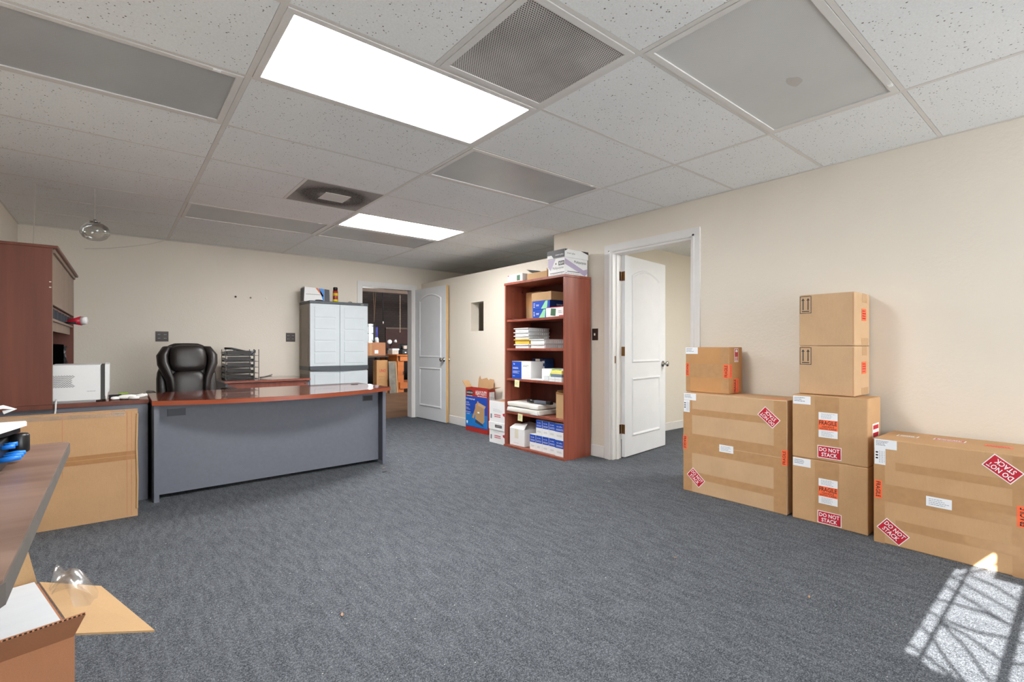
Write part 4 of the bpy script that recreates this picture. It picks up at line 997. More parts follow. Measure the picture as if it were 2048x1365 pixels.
# --- first shelf
Z = SH[0] + .001
t = thing('tan_carton', 'tall empty tan carton standing at the back of the top shelf', 'box', (3.62, 4.08, Z)); box('carton', (3.58, 3.91, Z), (3.665, 4.15, Z + .31), KRAFT, t, .003); box('inner_flap', (3.577, 3.915, Z + .15), (3.5795, 4.145, Z + .30), CARD3, t)
def toner(label, a, b_, u0):
    t = cbox('toner_carton', label, a, b_, BLUE); f = FX(a[0]); y1 = b_[1]; h = b_[2] - a[2]; zc = a[2] + h / 2
    shape('mint_wedge', f, [(-y1 + u0, a[2] + .003), (-y1 + u0 + .09, a[2] + .003), (-y1 + u0 + .1, b_[2] - .003), (-y1 + u0 + .07, b_[2] - .003)], MINT, t, .0004)
    text('toner', f, -y1 + .08, zc, .045, .022, WHITE, t, 0, .0008); lines(f, -y1 + .03, zc, .026, .05, 3, WHITE, t, 0, .0006, .45)
    slab('navy_print', FY(a[1]), (a[0] + b_[0]) / 2, zc, b_[0] - a[0] - .006, h - .006, NAVY, t, 0, .0004, .0003)
    text('toner', FY(a[1]), (a[0] + b_[0]) / 2, zc, .09, .02, WHITE, t, 0, .0009)
    return t
toner('blue and mint toner box at the bottom of the top shelf pile', (3.38, 3.555, Z), (3.66, 3.815, Z + .088), .1)
toner('blue and mint toner box under the plain tan lid on the top shelf', (3.38, 3.555, Z + .089), (3.66, 3.815, Z + .176), .13)
t = cbox('tan_lid_box', 'plain tan box lying over the blue toner boxes', (3.39, 3.545, Z + .177), (3.66, 3.842, Z + .265), KRAFT)
t = cbox('label_printer_box', 'white box with green printed square in front of the blue toner boxes', (3.337, 3.312, Z), (3.378, 3.565, Z + .095), BOXW)
slab('green_print', FX(3.337), -3.46, Z + .045, .07, .07, GREENP, t, math.radians(-6), .0004, .0003); slab('red_edge', FX(3.337), -3.44, Z + .092, .245, .006, RED, t, 0, .0004, .0003); lines(FX(3.337), -3.36, Z + .045, .06, .03, 2, INKG, t)
slab('red_edge', FX(3.337), -3.35, Z + .006, .06, .008, RED, t, 0, .0004, .0003)
t = thing('loose_paper', 'curled white paper sheet beside the tall tan carton on the top shelf', 'paper', (3.42, 4.08, Z))
b = B(); n = 8
for i in range(n):
    for j in range(3): b.bm.verts.new((3.34 + .09 * j, 3.86 + .28 * i / (n - 1), Z + .002 + (.022 * ((i / (n - 1)) ** 3) if j != 1 else .004) * (1 - .3 * j)))
b.bm.verts.ensure_lookup_table()
for i in range(n - 1):
    for j in range(2): b.bm.faces.new([b.bm.verts[q] for q in (i * 3 + j, i * 3 + j + 1, (i + 1) * 3 + j + 1, (i + 1) * 3 + j)])
b.done('sheet', PAPER, t, True)
# --- second shelf: shallow white boxes in two piles
Z = SH[1] + .001
def shallow(label, y0, y1, z0, h, mat=BOXW, depth=.30):
    t = thing('shallow_box', label, 'box', (3.5, (y0 + y1) / 2, z0))
    box('tray', (3.364, y0 + .003, z0), (3.36 + depth, y1 - .002, z0 + h - .012), mat, t, .001)
    box('lid', (3.353, y0 - .005, z0 + h - .0118), (3.363 + depth, y1 + .012, z0 + h - .003), mat, t, .001)
    box('painted_gap_shade', (3.366, y0 + .004, z0 + h - .0029), (3.36 + depth - .004, y1 - .004, z0 + h), INKG, t)  # grey slab painting the shade line between stacked boxes
    if mat is BOXW:
        b = B()
        for k in range(9): b.box((3.38 + k * .03, y0 - .001, z0 + .004), (3.384 + k * .03, y0 + .0028, z0 + h - .01))
        b.done('ribs', BOXW, t)
    return t
nm = ('lowest', 'second', 'third', 'fourth', 'topmost'); hs = (.045, .052, .037, .037, .04); z_ = Z
shallow('white shallow lidded box, lowest of the tall pile, under the yellow one', 3.855, 4.075, z_, .045); z_ += .0455
shallow('yellow shallow box in the pile of white boxes', 3.85, 4.08, z_, .052, YELLOW, .28); z_ += .0525
shallow('white shallow lidded box resting directly on the yellow one', 3.855, 4.08, z_, .038); z_ += .0385
shallow('white shallow lidded box, second from the top of the tall pile', 3.857, 4.08, z_, .038); z_ += .0385
shallow('white shallow lidded box, topmost of the tall pile', 3.857, 4.08, z_, .042)
shallow('white shallow lidded box, lower of the short pile on the second shelf', 3.612, 3.825, Z, .047); shallow('white shallow lidded box, upper of the short pile on the second shelf', 3.612, 3.825, Z + .0475, .048)
# --- third shelf
Z = SH[2] + .001
t = cbox('toner_carton', 'white box with deep blue end panel on the third shelf', (3.345, 3.80, Z), (3.52, 4.11, Z + .187), BOXW)
f = FX(3.345); slab('blue_panel', f, -4.03, Z + .0935, .158, .185, BLUE, t, 0, .0004, .0003)
text('b', f, -4.07, Z + .16, .02, .02, WHITE, t, 0, .0009); lines(f, -4.045, Z + .115, .1, .02, 2, WHITE, t, 0, .0009, .5); lines(f, -4.035, Z + .072, .12, .03, 3, WHITE, t, 0, .0009, .35); lines(f, -4.07, Z + .03, .05, .008, 1, WHITE, t, 0, .0009, .6)
lines(f, -3.88, Z + .14, .09, .02, 2, INKG, t, 0, .0006, .4)
t = cbox('ink_carton', 'dark navy ink box behind the blue and white box', (3.53, 3.785, Z), (3.66, 3.985, Z + .215), NAVY)
slab('white_tag', FX(3.53), -3.90, Z + .2, .07, .025, WHITE, t, 0, .0004, .0003); slab('white_print', FX(3.53), -3.825, Z + .1, .06, .07, LABEL, t, 0, .0004, .0003); slab('white_print', FX(3.53), -3.81, Z + .18, .035, .025, LABEL, t, 0, .0004, .0003); lines(FX(3.53), -3.84, Z + .03, .08, .03, 2, INKG, t)
t = cbox('label_roll_box', 'white and lime green box behind the note pads on the third shelf', (3.42, 3.312, Z + .0), (3.64, 3.715, Z + .118), BOXW)
f = FX(3.42); shape('lime_print', f, [(-3.60, Z + .05), (-3.55, Z + .05), (-3.42, Z + .117), (-3.56, Z + .117)], LIME, t, .0004); lines(f, -3.64, Z + .04, .1, .006, 1, INKG, t)
for k, (y0, y1, lb) in enumerate(((3.44, 3.525, 'small white card box under the yellow note pad, beside the pale silver carton'), (3.345, 3.435, 'small white card box under the yellow note pad, beside the bookcase side'))):
    t = cbox('card_box', lb, (3.338, y0, Z), (3.41, y1, Z + .045), BOXW); B().box((3.3376, y0 + .004, Z + .022), (3.3379, y1 - .004, Z + .0235)).done('lid_line', INKG, t)
t = cbox('notebook', 'blue-grey note pad on the small card boxes', (3.34, 3.345, Z + .046), (3.41, 3.50, Z + .073), M('pad_grey_blue', (112, 130, 150), .6, .05), cat='note pad')
t = cbox('notebook', 'yellow note pad on top of the blue-grey pad', (3.34, 3.345, Z + .074), (3.41, 3.497, Z + .108), M('pad_yellow', (236, 226, 130), .6, .04), cat='note pad')
tag(B().box((3.337, 3.60, Z), (3.41, 3.79, Z + .014), .002).done('paper_stack', PAPER), 'thin stack of white cards in front of the lime green box', 'paper')
tag(B().box((3.338, 3.53, Z), (3.41, 3.596, Z + .05), .003).done('card_carton', M('carton_silver', (214, 218, 222), .5, .03)), 'small pale silver carton beside the white card boxes', 'box')
# --- fourth shelf
Z = SH[3] + .001
def package(label, z0, h, sh):
    t = thing('wrapped_package', label, 'package', (3.5, 3.95, z0))
    b = B(); b.box((3.332, 3.66 + sh, z0), (3.66, 4.185, z0 + h), .012, 3)
    for v in b.bm.verts: v.co += Vector((.006 * math.sin(v.co.y * 31 + v.co.z * 50), 0, .004 * math.sin(v.co.y * 22 + v.co.x * 17) if v.co.z > z0 + h * .6 else 0))
    b.done('wrapping', M('wrap_paper', (226, 222, 214), .55, .05, 8), t, True)
    B().poly([(3.3305, 3.80 + sh, z0 + .004), (3.3305, 3.67 + sh, z0 + .002), (3.3305, 3.70 + sh, z0 + h * .7)], (-.0025, 0, 0)).done('folded_end', PAPER, t)
    return t
package('white paper-wrapped package lying on the fourth shelf under its twin', Z, .055, 0); package('white paper-wrapped package carrying the black hand tool', Z + .0585, .05, .015)
zt_ = Z + .114
t = thing('hand_tool', 'black and grey handheld device on the wrapped packages', 'device', (3.42, 3.74, zt_))
B().tube([(3.40, 3.91, zt_ + .02), (3.40, 3.86, zt_ + .018), (3.405, 3.80, zt_ + .018)], [.018, .02, .016], 10).done('nose', BLACK, t, True)
B().box((3.385, 3.60, zt_ + .002), (3.425, 3.80, zt_ + .034), .006, 2).done('body', M('tool_slate', (92, 98, 110), .4, .1), t); B().box((3.383, 3.55, zt_ + .004), (3.427, 3.62, zt_ + .038), .006, 2).done('grip', BLACK, t)
B().lathe((3.40, 3.912, zt_ + .02), [(.012, 0), (.012, .008), (0, .009)], 10, (0, 1, 0)).done('tip', WHITE, t, True)
t = thing('kraft_carton', 'small open kraft carton at the doorway end of the fourth shelf', 'box', (3.45, 3.39, Z))
box('carton', (3.37, 3.315, Z), (3.54, 3.455, Z + .235), KRAFT, t, .002)
B().poly([(3.37, 3.455, Z + .236), (3.54, 3.455, Z + .236), (3.53, 3.44, Z + .275), (3.38, 3.44, Z + .275)], (0, .003, 0)).done('flap', KRAFT, t); B().poly([(3.37, 3.318, Z + .236), (3.37, 3.45, Z + .236), (3.355, 3.44, Z + .26), (3.355, 3.33, Z + .244)], (.002, 0, .002)).done('flap', CARD3, t)
# --- bottom: white open carton and ten blue ink boxes
Z = .023
t = thing('white_carton', 'open white carton with lifted flap on the bottom shelf', 'box', (3.5, 4.04, Z))
box('carton', (3.36, 3.922, Z), (3.64, 4.168, Z + .185), BOXW, t, .003)
B().poly([(3.36, 4.166, Z + .186), (3.36, 3.924, Z + .186), (3.42, 3.94, Z + .24), (3.42, 4.15, Z + .22)], (.003, 0, .003)).done('lifted_flap', BOXW, t)
B().poly([(3.43, 4.166, Z + .186), (3.43, 3.924, Z + .186), (3.64, 3.924, Z + .2), (3.64, 4.166, Z + .22)], (.0, 0, .003)).done('lifted_flap', BOXW, t)
slab('tape', FX(3.36), -4.05, Z + .13, .06, .1, M('pale_tape', (222, 214, 196), .3, .04), t, 0, .0003, .0003); lines(FX(3.36), -4.04, Z + .03, .12, .006, 1, INKG, t)
INKBOX = 'blue and white ink boxes on the bottom shelf'
ORD = ('beside the open white carton', 'second from the open white carton', 'third from the open white carton', 'fourth from the open white carton', 'against the bookcase side by the doorway')
def ink(y0, y1, z0, x, label):
    t = thing('ink_box', label, 'box', (x + .1, (y0 + y1) / 2, z0), 0, INKBOX)
    box('carton', (x, y0, z0), (x + .2, y1, z0 + .158), BOXW, t, .0015); f = FX(x); yc = (y0 + y1) / 2; w = y1 - y0
    slab('blue_panel', f, -yc, z0 + .118, w - .003, .078, BLUE, t, 0, .0004, .0003)
    text('ink', f, -yc, z0 + .13, w * .6, .012, WHITE, t, 0, .0009); lines(f, -yc, z0 + .1, w * .75, .02, 2, WHITE, t, 0, .0009, .35, .1); lines(f, -yc, z0 + .04, w * .6, .02, 2, INKG, t, 0, .0006, .25)
cols = [3.838, 3.741, 3.644, 3.547, 3.45]
for k, y1 in enumerate(cols):
    near = k == 4
    yy0, yy1 = y1 - .0955, y1 - .0005
    xk = 3.348 if near else 3.362
    if near: yy0, yy1 = 3.316, 3.447
    ink(yy0, yy1, Z, xk, 'blue and white ink box in the lower row, ' + ORD[k])
    if k > 0: ink(yy0, yy1, Z + .159, xk, 'blue and white ink box in the upper row, ' + ('first above the row' if k == 1 else ORD[k].replace('second', 'first')))

# ================================================================== CARTONS BETWEEN BACK DOOR AND BOOKCASE
t = thing('storage_box_carton', 'tall red and blue heavy-duty storage carton with torn open flaps', 'box', (3.63, 5.1, 0))
hx, hx1, hy0, hy1, hz = 3.572, 3.684, 4.868, 5.352, .558
b = B().box((hx, hy0, 0), (hx + .006, hy1, hz)).box((hx1 - .006, hy0, 0), (hx1, hy1, hz)).box((hx + .0061, hy0, 0), (hx1 - .0061, hy0 + .006, hz)).box((hx + .0061, hy1 - .006, 0), (hx1 - .0061, hy1, hz)).box((hx + .0061, hy0 + .0061, 0), (hx1 - .0061, hy1 - .0061, .006)); b.done('carton', REDCARD, t)
f = FX(hx)
slab('blue_panel', f, -5.11, .255, .482, .39, BLUE, t, 0, .0003, .0004); slab('sky_panel', f, -5.11, .15, .482, .16, CYANB, t, 0, .0008, .0003)
text('HEAVY-DUTY', f, -5.005, .503, .24, .055, WHITE, t, 0, .001, .015); lines(f, -4.98, .462, .2, .012, 1, WHITE, t, 0, .001, .6, .05)
shape('logo_oval', f, [(-5.255 + .085 * math.cos(a), .497 + .033 * math.sin(a)) for a in [2 * PI * k / 20 for k in range(20)]], BOXDK, t, .0006); text('BANKERS BOX', f, -5.255, .497, .14, .02, WHITE, t, 0, .0014)
lines(f, -5.26, .457, .13, .01, 1, WHITE, t, 0, .001, .6, .05)
text('850 lb. Stacking Strength', f, -5.24, .415, .2, .024, WHITE, t, 0, .0012, .01)
text('FastFold', f, -5.31, .368, .07, .018, WHITE, t, 0, .0012); lines(f, -5.28, .338, .12, .022, 2, WHITE, t, 0, .0012, .4); text('Stores', f, -5.315, .3, .06, .018, WHITE, t, 0, .0012); lines(f, -5.29, .28, .1, .01, 1, WHITE, t, 0, .0012, .4)
text('60% Recycled\nContent', f, -5.29, .235, .11, .04, WHITE, t, 0, .0014)
shape('shield_mark', f, [(-5.33, .13), (-5.30, .13), (-5.30, .105), (-5.315, .088), (-5.33, .105)], WHITE, t, .0014)
shape('pictured_box', f, [(-5.13, .35), (-4.93, .31), (-4.93, .15), (-4.97, .12), (-5.13, .17)], KRAFT, t, .0014); shape('pictured_box_top', f, [(-5.13, .352), (-5.07, .385), (-4.90, .345), (-4.93, .312)], CARD2, t, .0014); shape('pictured_lid', f, [(-5.20, .18), (-5.08, .40), (-5.055, .39), (-5.165, .17)], CARD3, t, .0019); shape('pictured_base', f, [(-5.13, .165), (-4.97, .115), (-4.95, .085), (-5.13, .125)], GREYD, t, .0014)
slab('picture_label', f, -5.06, .255, .04, .02, WHITE, t, 0, .0019, .0002)
slab('white_side_label', FY(hy0), 3.64, .43, .08, .19, LABEL, t, 0, .0004, .0003); lines(FY(hy0), 3.635, .45, .05, .12, 5, INKG, t, PI / 2, .0008, .3)
# flaps
B().poly([(hx1 - .004, hy1 - .13, hz), (hx1 - .004, hy0 + .02, hz), (hx1 + .004, hy0 + .025, hz + .12), (hx1 + .004, hy0 + .10, hz + .125), (hx1 + .004, hy0 + .13, hz + .105), (hx1 + .004, hy0 + .17, hz + .135), (hx1 + .004, hy0 + .24, hz + .12), (hx1 + .004, hy1 - .19, hz + .11), (hx1 + .004, hy1 - .165, hz + .155), (hx1 + .004, hy1 - .14, hz + .12)], (-.004, 0, 0)).done('torn_flap', CARD, t)
B().poly([(hx + .004, hy1, hz), (hx1 - .008, hy1, hz), (hx1 - .008, hy1 + .09, hz + .08), (hx + .004, hy1 + .09, hz + .08)], (0, -.003, .003)).done('end_flap', KRAFT, t)
B().poly([(hx + .004, hy0, hz), (hx1 - .006, hy0, hz), (hx1 - .006, hy0 - .13, hz + .03), (hx + .004, hy0 - .12, hz + .03)], (0, .002, .003)).done('end_flap', CARD3, t)
B().poly([(hx + .002, hy1 - .02, hz), (hx + .002, hy0 + .02, hz), (hx + .03, hy0 + .03, hz - .05), (hx + .03, hy1 - .03, hz - .05)], (.003, 0, 0)).done('folded_flap', CARD, t)
for k, (z0, z1, lid) in enumerate(((0, .235, True), (.2365, .474, False))):
    t = thing('records_box', 'white printed records box with lid on the floor, lower of two' if lid else 'open white printed records box on top of its lidded twin', 'box', (3.5, 4.36, z0))
    x0, x1, y0, y1 = 3.34, 3.67, 4.232, 4.515
    b = B().box((x0, y0, z0), (x0 + .005, y1, z1)).box((x1 - .005, y0, z0), (x1, y1, z1)).box((x0 + .0051, y0, z0), (x1 - .0051, y0 + .005, z1)).box((x0 + .0051, y1 - .005, z0), (x1 - .0051, y1, z1)).box((x0 + .0051, y0 + .0051, z0), (x1 - .0051, y1 - .0051, z0 + .006)); b.done('carton', BOXW, t)
    f = FX(x0); zc = z0 + .075
    lines(f, -4.36, zc + .06, .16, .035, 3, INKG, t, 0, .0008, .15); lines(f, -4.36, zc, .12, .04, 2, RED, t, 0, .0008, .55, .15); slab('grey_mark', f, -4.48, zc - .01, .025, .05, INKG, t, 0, .0006, .0003)
    shape('red_mark', f, [(-4.27, zc + .03), (-4.233, zc + .04), (-4.233, zc), (-4.26, zc + .01)], RED, t, .0006)
    if lid:
        l = box('lid', (x0 - .006, y0 - .003, z1 - .085), (x1 + .004, y1 + .006, z1 + .001), BOXW, t, .002); slab('logo_bar', FX(x0 - .006), -4.34, z1 - .04, .125, .03, INK, l, 0, .0004, .0003); text('BANKERS BOX', FX(x0 - .006), -4.34, z1 - .04, .11, .014, WHITE, l, 0, .001)
    else:
        B().box((x0 + .02, y0 + .02, z0 + .01), (x1 - .02, y1 - .02, z1 - .02)).done('contents', CARD3, t)
        B().poly([(x1 - .003, y0 + .01, z1), (x1 - .003, y1 - .01, z1), (x1 + .012, y1 - .02, z1 + .05), (x1 + .012, y0 + .01, z1 + .03)], (.002, 0, 0)).done('rear_flap', CARD3, t)

# ================================================================== NEAR WORK TABLE ON THE LEFT
t = thing('work_table', 'worn dark folding table carrying the white-lidded machine', 'table', (-.43, 1.73, 0))
tx0, tx1, ty0, ty1, tz = XL + .004, -.13, 1.03, 2.43, .74
b = B(); r_ = .02
pts = [(tx0, ty0), (tx1 - r_, ty0), (tx1 - .006, ty0 + .006), (tx1, ty0 + r_), (tx1, ty1 - r_), (tx1 - .006, ty1 - .006), (tx1 - r_, ty1), (tx0, ty1)]
b.poly([(x, y, tz - .004) for x, y in pts], (0, 0, .004)); b.done('tabletop', TABLEW, t)
B().poly([(x, y, tz - .038) for x, y in [(tx0, ty0 - .003), (tx1 - r_, ty0 - .003), (tx1 - .004, ty0 + .004), (tx1 + .003, ty0 + r_), (tx1 + .003, ty1 - r_), (tx1 - .004, ty1 - .004), (tx1 - r_, ty1 + .003), (tx0, ty1 + .003)]], (0, 0, .0338)).done('table_edge', TABLEE, t)
for x in (tx0 + .05, tx1 - .3):
    for y in (ty0 + .06, ty1 - .08): B().tube([(x, y, 0), (x, y, tz - .039)], .014, 10).done('leg', BLACK, t, True)
B().box((tx1 - .03, ty0 - .001, tz - .09), (tx1 - .008, ty0 + .03, tz - .0385), .003).done('corner_bracket', TABLEE, t)
Zt = tz + .001
t = thing('label_machine', 'white-lidded black machine with blue connectors on the dark table', 'machine', (-.38, 2.0, Zt))
B().box((-.56, 1.90, Zt), (-.245, 2.13, Zt + .085), .006, 2).done('body', BLACK, t)
b = B(); b.poly([(-.60, 1.84, Zt + .108), (-.29, 1.84, Zt + .108), (-.262, 1.86, Zt + .108), (-.208, 2.09, Zt + .108), (-.214, 2.12, Zt + .108), (-.60, 2.12, Zt + .108)], (0, 0, .012)); b.done('lid', PLASW, t)
B().poly([(-.60, 1.845, Zt + .09), (-.29, 1.845, Zt + .09), (-.222, 2.09, Zt + .09), (-.225, 2.11, Zt + .09), (-.60, 2.11, Zt + .09)], (0, 0, .0175)).done('lid_seal', BLACK, t)
for k in range(3): B().tube([(-.245, 1.93 + .045 * k, Zt + .035), (-.22, 1.935 + .045 * k, Zt + .037), (-.205, 1.94 + .045 * k, Zt + .037)], [.007, .008, .006], 10).done('blue_connector', BLUEC, t, True)
for k in range(2): B().tube([(-.245, 1.95 + .05 * k, Zt + .066), (-.218, 1.955 + .05 * k, Zt + .068)], .006, 10).done('blue_connector', BLUEC, t, True)
B().lathe((-.225, 2.09, Zt + .03), [(.022, 0), (.024, .004), (.024, .05), (.02, .056), (0, .056)], 14).done('knob', BLACK, t, True)
B().tube([(-.30, 2.118, Zt + .121), (-.30, 2.12, Zt + .16), (-.262, 2.12, Zt + .166), (-.238, 2.12, Zt + .158), (-.262, 2.12, Zt + .15)], .006, 7).done('lid_hook', PLASW, t, True)
B().tube([(-.335, 2.12, Zt + .121), (-.33, 2.12, Zt + .2), (-.285, 2.12, Zt + .215)], [.008, .01, .013], 8).done('lid_arm', PLASW, t, True)

# ================================================================== OPEN CARTON WITH FOAM, HALF UNDER THE TABLE
OA = math.radians(13.5)
OT = Matrix.Translation((-.074, 1.562, 0)) @ Matrix.Rotation(OA, 4, 'Z')      # local: x to right, y along long side away from camera, corner at origin
t = thing('open_carton', 'open cardboard carton with spread flaps on the carpet by the dark table', 'box', (-.074, 1.562, 0), OA)
ow, ol_, oh = .36, .42, .40
b = B().box((-ow, 0, 0), (0, .006, oh)).box((-ow, ol_ - .006, 0), (0, ol_, oh)).box((-.006, .0061, 0), (0, ol_ - .0061, oh)).box((-ow, .0061, 0), (-ow + .006, ol_ - .0061, oh)).box((-ow + .0061, .0061, 0), (-.0061, ol_ - .0061, .006))
b.done('carton', CARDR, t, T=OT)
B().poly([(.002, .0, oh), (.002, ol_, oh), (.138, ol_ - .022, oh - .058), (.156, -.016, oh - .058)], (0, 0, .005)).done('side_flap', KRAFT, t, T=OT)
ff = B().poly([(-ow, -.002, oh), (-.002, -.002, oh), (.0, -.10, oh + .085), (-ow, -.10, oh + .085)], (0, .004, .004)).done('front_flap', CARDR, t, T=OT)
b = B()
for k in range(46):
    x = -ow + .003 + k * .0078
    b.box((x, -.1015, oh + .0855), (x + .0042, -.1003, oh + .0885))
b.done('corrugation', M('flute_dark', (58, 42, 32), .9, .1), ff, T=OT, kind='stuff')
B().poly([(-ow, ol_, oh), (-.002, ol_, oh), (-.03, ol_ + .03, oh + .16), (-ow, ol_ + .03, oh + .16)], (0, .004, 0)).done('rear_flap', KRAFT, t, T=OT)
t = thing('foam_block', 'white packing foam block filling the open carton', 'foam', (-.25, 1.74, .3), OA)
b = B(); n = 14; x0, x1, y0, y1 = -ow + .008, -.01, .009, ol_ - .009; zf = oh + .012
for (a, c_) in (((x0, y0), (x1, y0 + .09)), ((x0, y0 + .2), (x1, y1)), ((x1 - .14, y0 + .0901), (x1, y0 + .1999)), ((x0, y0 + .0901), (x0 + .06, y0 + .1999))):
    b.box((a[0], a[1], oh - .2), (c_[0], c_[1], zf))
b.box((x0 + .0601, y0 + .0901, oh - .2), (x1 - .1401, y0 + .1999, oh - .1))
b.done('foam', FOAM, t, T=OT)
t = thing('clear_bag', 'clear crumpled plastic bag hanging over the spread flap of the open carton', 'plastic bag', (-.07, 1.8, .4), OA)
b = B(); nu, nv = 14, 8
for i in range(nu):
    a = PI * i / (nu - 1)
    for j in range(nv):
        u = j / (nv - 1); r = .02 + .085 * u
        b.bm.verts.new((.006 + .10 * u * (.3 + .7 * math.sin(a)), .30 + r * 1.1 * math.cos(a), oh + .012 + .045 * math.sin(PI * u) * (1 + .5 * math.sin(5 * a)) - .03 * u + .005 * math.sin(11 * a)))
b.bm.verts.ensure_lookup_table()
for i in range(nu - 1):
    for j in range(nv - 1): b.bm.faces.new([b.bm.verts[q] for q in (i * nv + j, i * nv + j + 1, (i + 1) * nv + j + 1, (i + 1) * nv + j)])
b.done('film', 'clear_film', t, True, T=OT)

# ================================================================== WAREHOUSE BEYOND THE BACK DOOR
struct('floor_warehouse', (.5, YB + .14, -.1), (9, 13.2, -.002), 'warehouse_floor')
wx0, wx1, wz0, wz1 = 5.1, 5.64, .9, 1.73
b = B(); yw = 13.0
b.box((.5, yw, 0), (wx0, yw + .2, 3.6)); b.box((wx1, yw, 0), (9, yw + .2, 3.6)); b.box((wx0, yw, 0), (wx1, yw + .2, wz0)); b.box((wx0, yw, wz1), (wx1, yw + .2, 3.6))
b.done('wall_warehouse', 'dark_brick', kind='structure')
struct('wall_warehouse_left', (.4, YB + .14, 0), (.5, 13, 3.6), 'dark_brick'); struct('wall_warehouse_right', (9, YB + .14, 0), (9.1, 13, 3.6), 'dark_brick')
struct('ceiling_warehouse', (.4, YB + .14, 3.6), (9.1, 13.2, 3.7), M('dark_ceiling', (60, 50, 44), .9, .1))
tag_b = struct('trim_beam', (1, 11.42, 2.44), (9, 11.54, 2.53), M('beam_brown', (104, 84, 70), .7, .1))
b = B()
for x in (wx0, 5.28, 5.46, wx1 - .03): b.box((x, yw + .05, wz0), (x + .022, yw + .08, wz1))
for z in (wz0, 1.12, 1.45, 1.66): b.box((wx0, yw + .051, z), (wx1, yw + .079, z + .022))
w3 = b.done('window_3', BLACK, kind='structure'); box('window_pane', (wx0, yw + .1, wz0), (wx1, yw + .104, wz1), 'window_glass', w3)
portal('warehouse_window_portal', (5.37, yw + .18, 1.315), (PI / 2, 0, PI), .54, .83)
t = thing('workbench', 'orange pine workbench in the dark room beyond the back doorway', 'workbench', (5.9, 11.2, 0))
wy, wxl = 10.70, 5.22
box('bench_top', (wxl - .06, wy - .05, .87), (7.4, wy + 1.05, .905), BENCH, t, .003)
box('front_apron', (wxl + .04, wy - .02, .75), (7.3, wy + .02, .869), BENCH, t); box('end_apron', (wxl - .02, wy + .021, .75), (wxl + .02, wy + 1.0, .869), BENCH, t)
for x in (wxl, 7.1):
    for y in (wy, wy + .88): box('leg', (x, y + .022, 0), (x + .16, y + .12, .7495), BENCH, t)
box('lower_rail', (wxl + .04, wy - .02, .09), (7.3, wy + .02, .24), BENCH, t); box('end_rail', (wxl - .022, wy + .021, .1), (wxl - .001, wy + 1.0, .28), BENCH, t)
box('lower_shelf', (wxl + .17, wy + .15, .2), (7.09, wy + .85, .235), BENCH, t)
box('vise_handle', (5.33, wy - .045, .42), (5.345, wy - .0205, .5), CHROME, t)
Zb = .906
t = cbox('paper_stack', 'stack of pale papers and folders on the workbench', (5.165, 10.9, Zb), (5.33, 11.15, Zb + .1), M('paper_pile', (206, 194, 178), .7, .15, 30), cat='papers')
box('loose_sheet', (5.162, 10.89, Zb + .101), (5.345, 11.1, Zb + .14), PAPER, t)
t = thing('power_tool', 'black and white power tools heaped on the workbench', 'tools', (5.5, 10.95, Zb))
box('case', (5.4, 10.85, Zb), (5.62, 11.1, Zb + .12), BLACK, t, .01); box('battery', (5.44, 10.84, Zb + .13), (5.52, 10.9, Zb + .21), M('tool_cream', (206, 188, 172), .6, .1), t); box('tag', (5.47, 10.845, Zb + .03), (5.51, 10.8495, Zb + .06), WHITE, t)
B().box((5.41, 10.95, Zb + .121), (5.62, 11.1, Zb + .25), .02).done('motor_housing', BLACK, t)
t = thing('clamp_lamp', 'white-headed clamp lamp standing on the workbench', 'lamp', (5.3, 11.2, Zb))
B().tube([(5.3, 11.3, Zb), (5.3, 11.3, Zb + .2), (5.28, 11.28, Zb + .3)], .012, 8).done('arm', BLACK, t, True); B().lathe((5.28, 11.28, Zb + .28), [(.012, 0), (.05, .05), (.055, .09), (0, .09)], 14, (-.4, -.8, .3)).done('shade', WHITE, t, True); B().lathe((5.38, 11.25, Zb + .31), [(.01, 0), (.035, .03), (.04, .06), (0, .06)], 12, (.5, -.7, .2)).done('shade', WHITE, t, True)
B().tube([(5.3, 11.3, Zb + .2), (5.38, 11.25, Zb + .31)], .008, 6).done('arm', BLACK, t, True)
t = thing('jar_rack', 'pale box with metal jars beside the power tools on the workbench', 'containers', (5.72, 11.0, Zb))
box('box', (5.66, 10.95, Zb), (5.75, 11.05, Zb + .27), M('tool_cream2', (196, 164, 146), .6, .1), t); B().lathe((5.69, 11.0, Zb + .2705), [(.02, 0), (.02, .08), (0, .08)], 12).done('jar', CHROME, t, True); B().lathe((5.735, 11.0, Zb + .2705), [(.018, 0), (.018, .07), (0, .07)], 12).done('jar', CHROME, t, True)
# low table left of the bench carrying a carton
t = thing('side_table', 'dark low table beside the workbench carrying a carton', 'table', (4.7, 11.4, 0))
box('top', (4.2, 11.0, .84), (5.12, 11.7, .88), M('dark_table', (84, 66, 52), .6, .1), t)
for x in (4.22, 5.06):
    for y in (11.02, 11.64): box('leg', (x, y, 0), (x + .04, y + .04, .8395), BLACK, t)
t = cbox('brown_carton', 'brown carton with pale label on the low table beyond the doorway', (4.55, 11.02, .881), (5.05, 11.4, 1.19), CARDR)
slab('label', FY(11.02), 4.82, .97, .09, .08, LABEL, t, 0, .0006); slab('tape', FY(11.02), 4.68, 1.04, .05, .3, TAPE, t, 0, .0003)
t = thing('spray_bottle', 'white bottle with blue tube standing on the brown carton', 'bottle', (4.85, 11.2, 1.19))
B().lathe((4.86, 11.1, 1.191), [(.05, 0), (.05, .08), (.03, .12), (.02, .13), (0, .131)], 14).done('bottle', WHITE, t, True); B().tube([(4.86, 11.1, 1.31), (4.86, 11.1, 1.56)], .025, 10).done('blue_tube', M('tube_blue', (84, 82, 170), .4, .1), t, True); B().tube([(4.73, 11.1, 1.26), (4.78, 11.1, 1.2)], .01, 6).done('lever', BLACK, t, True)
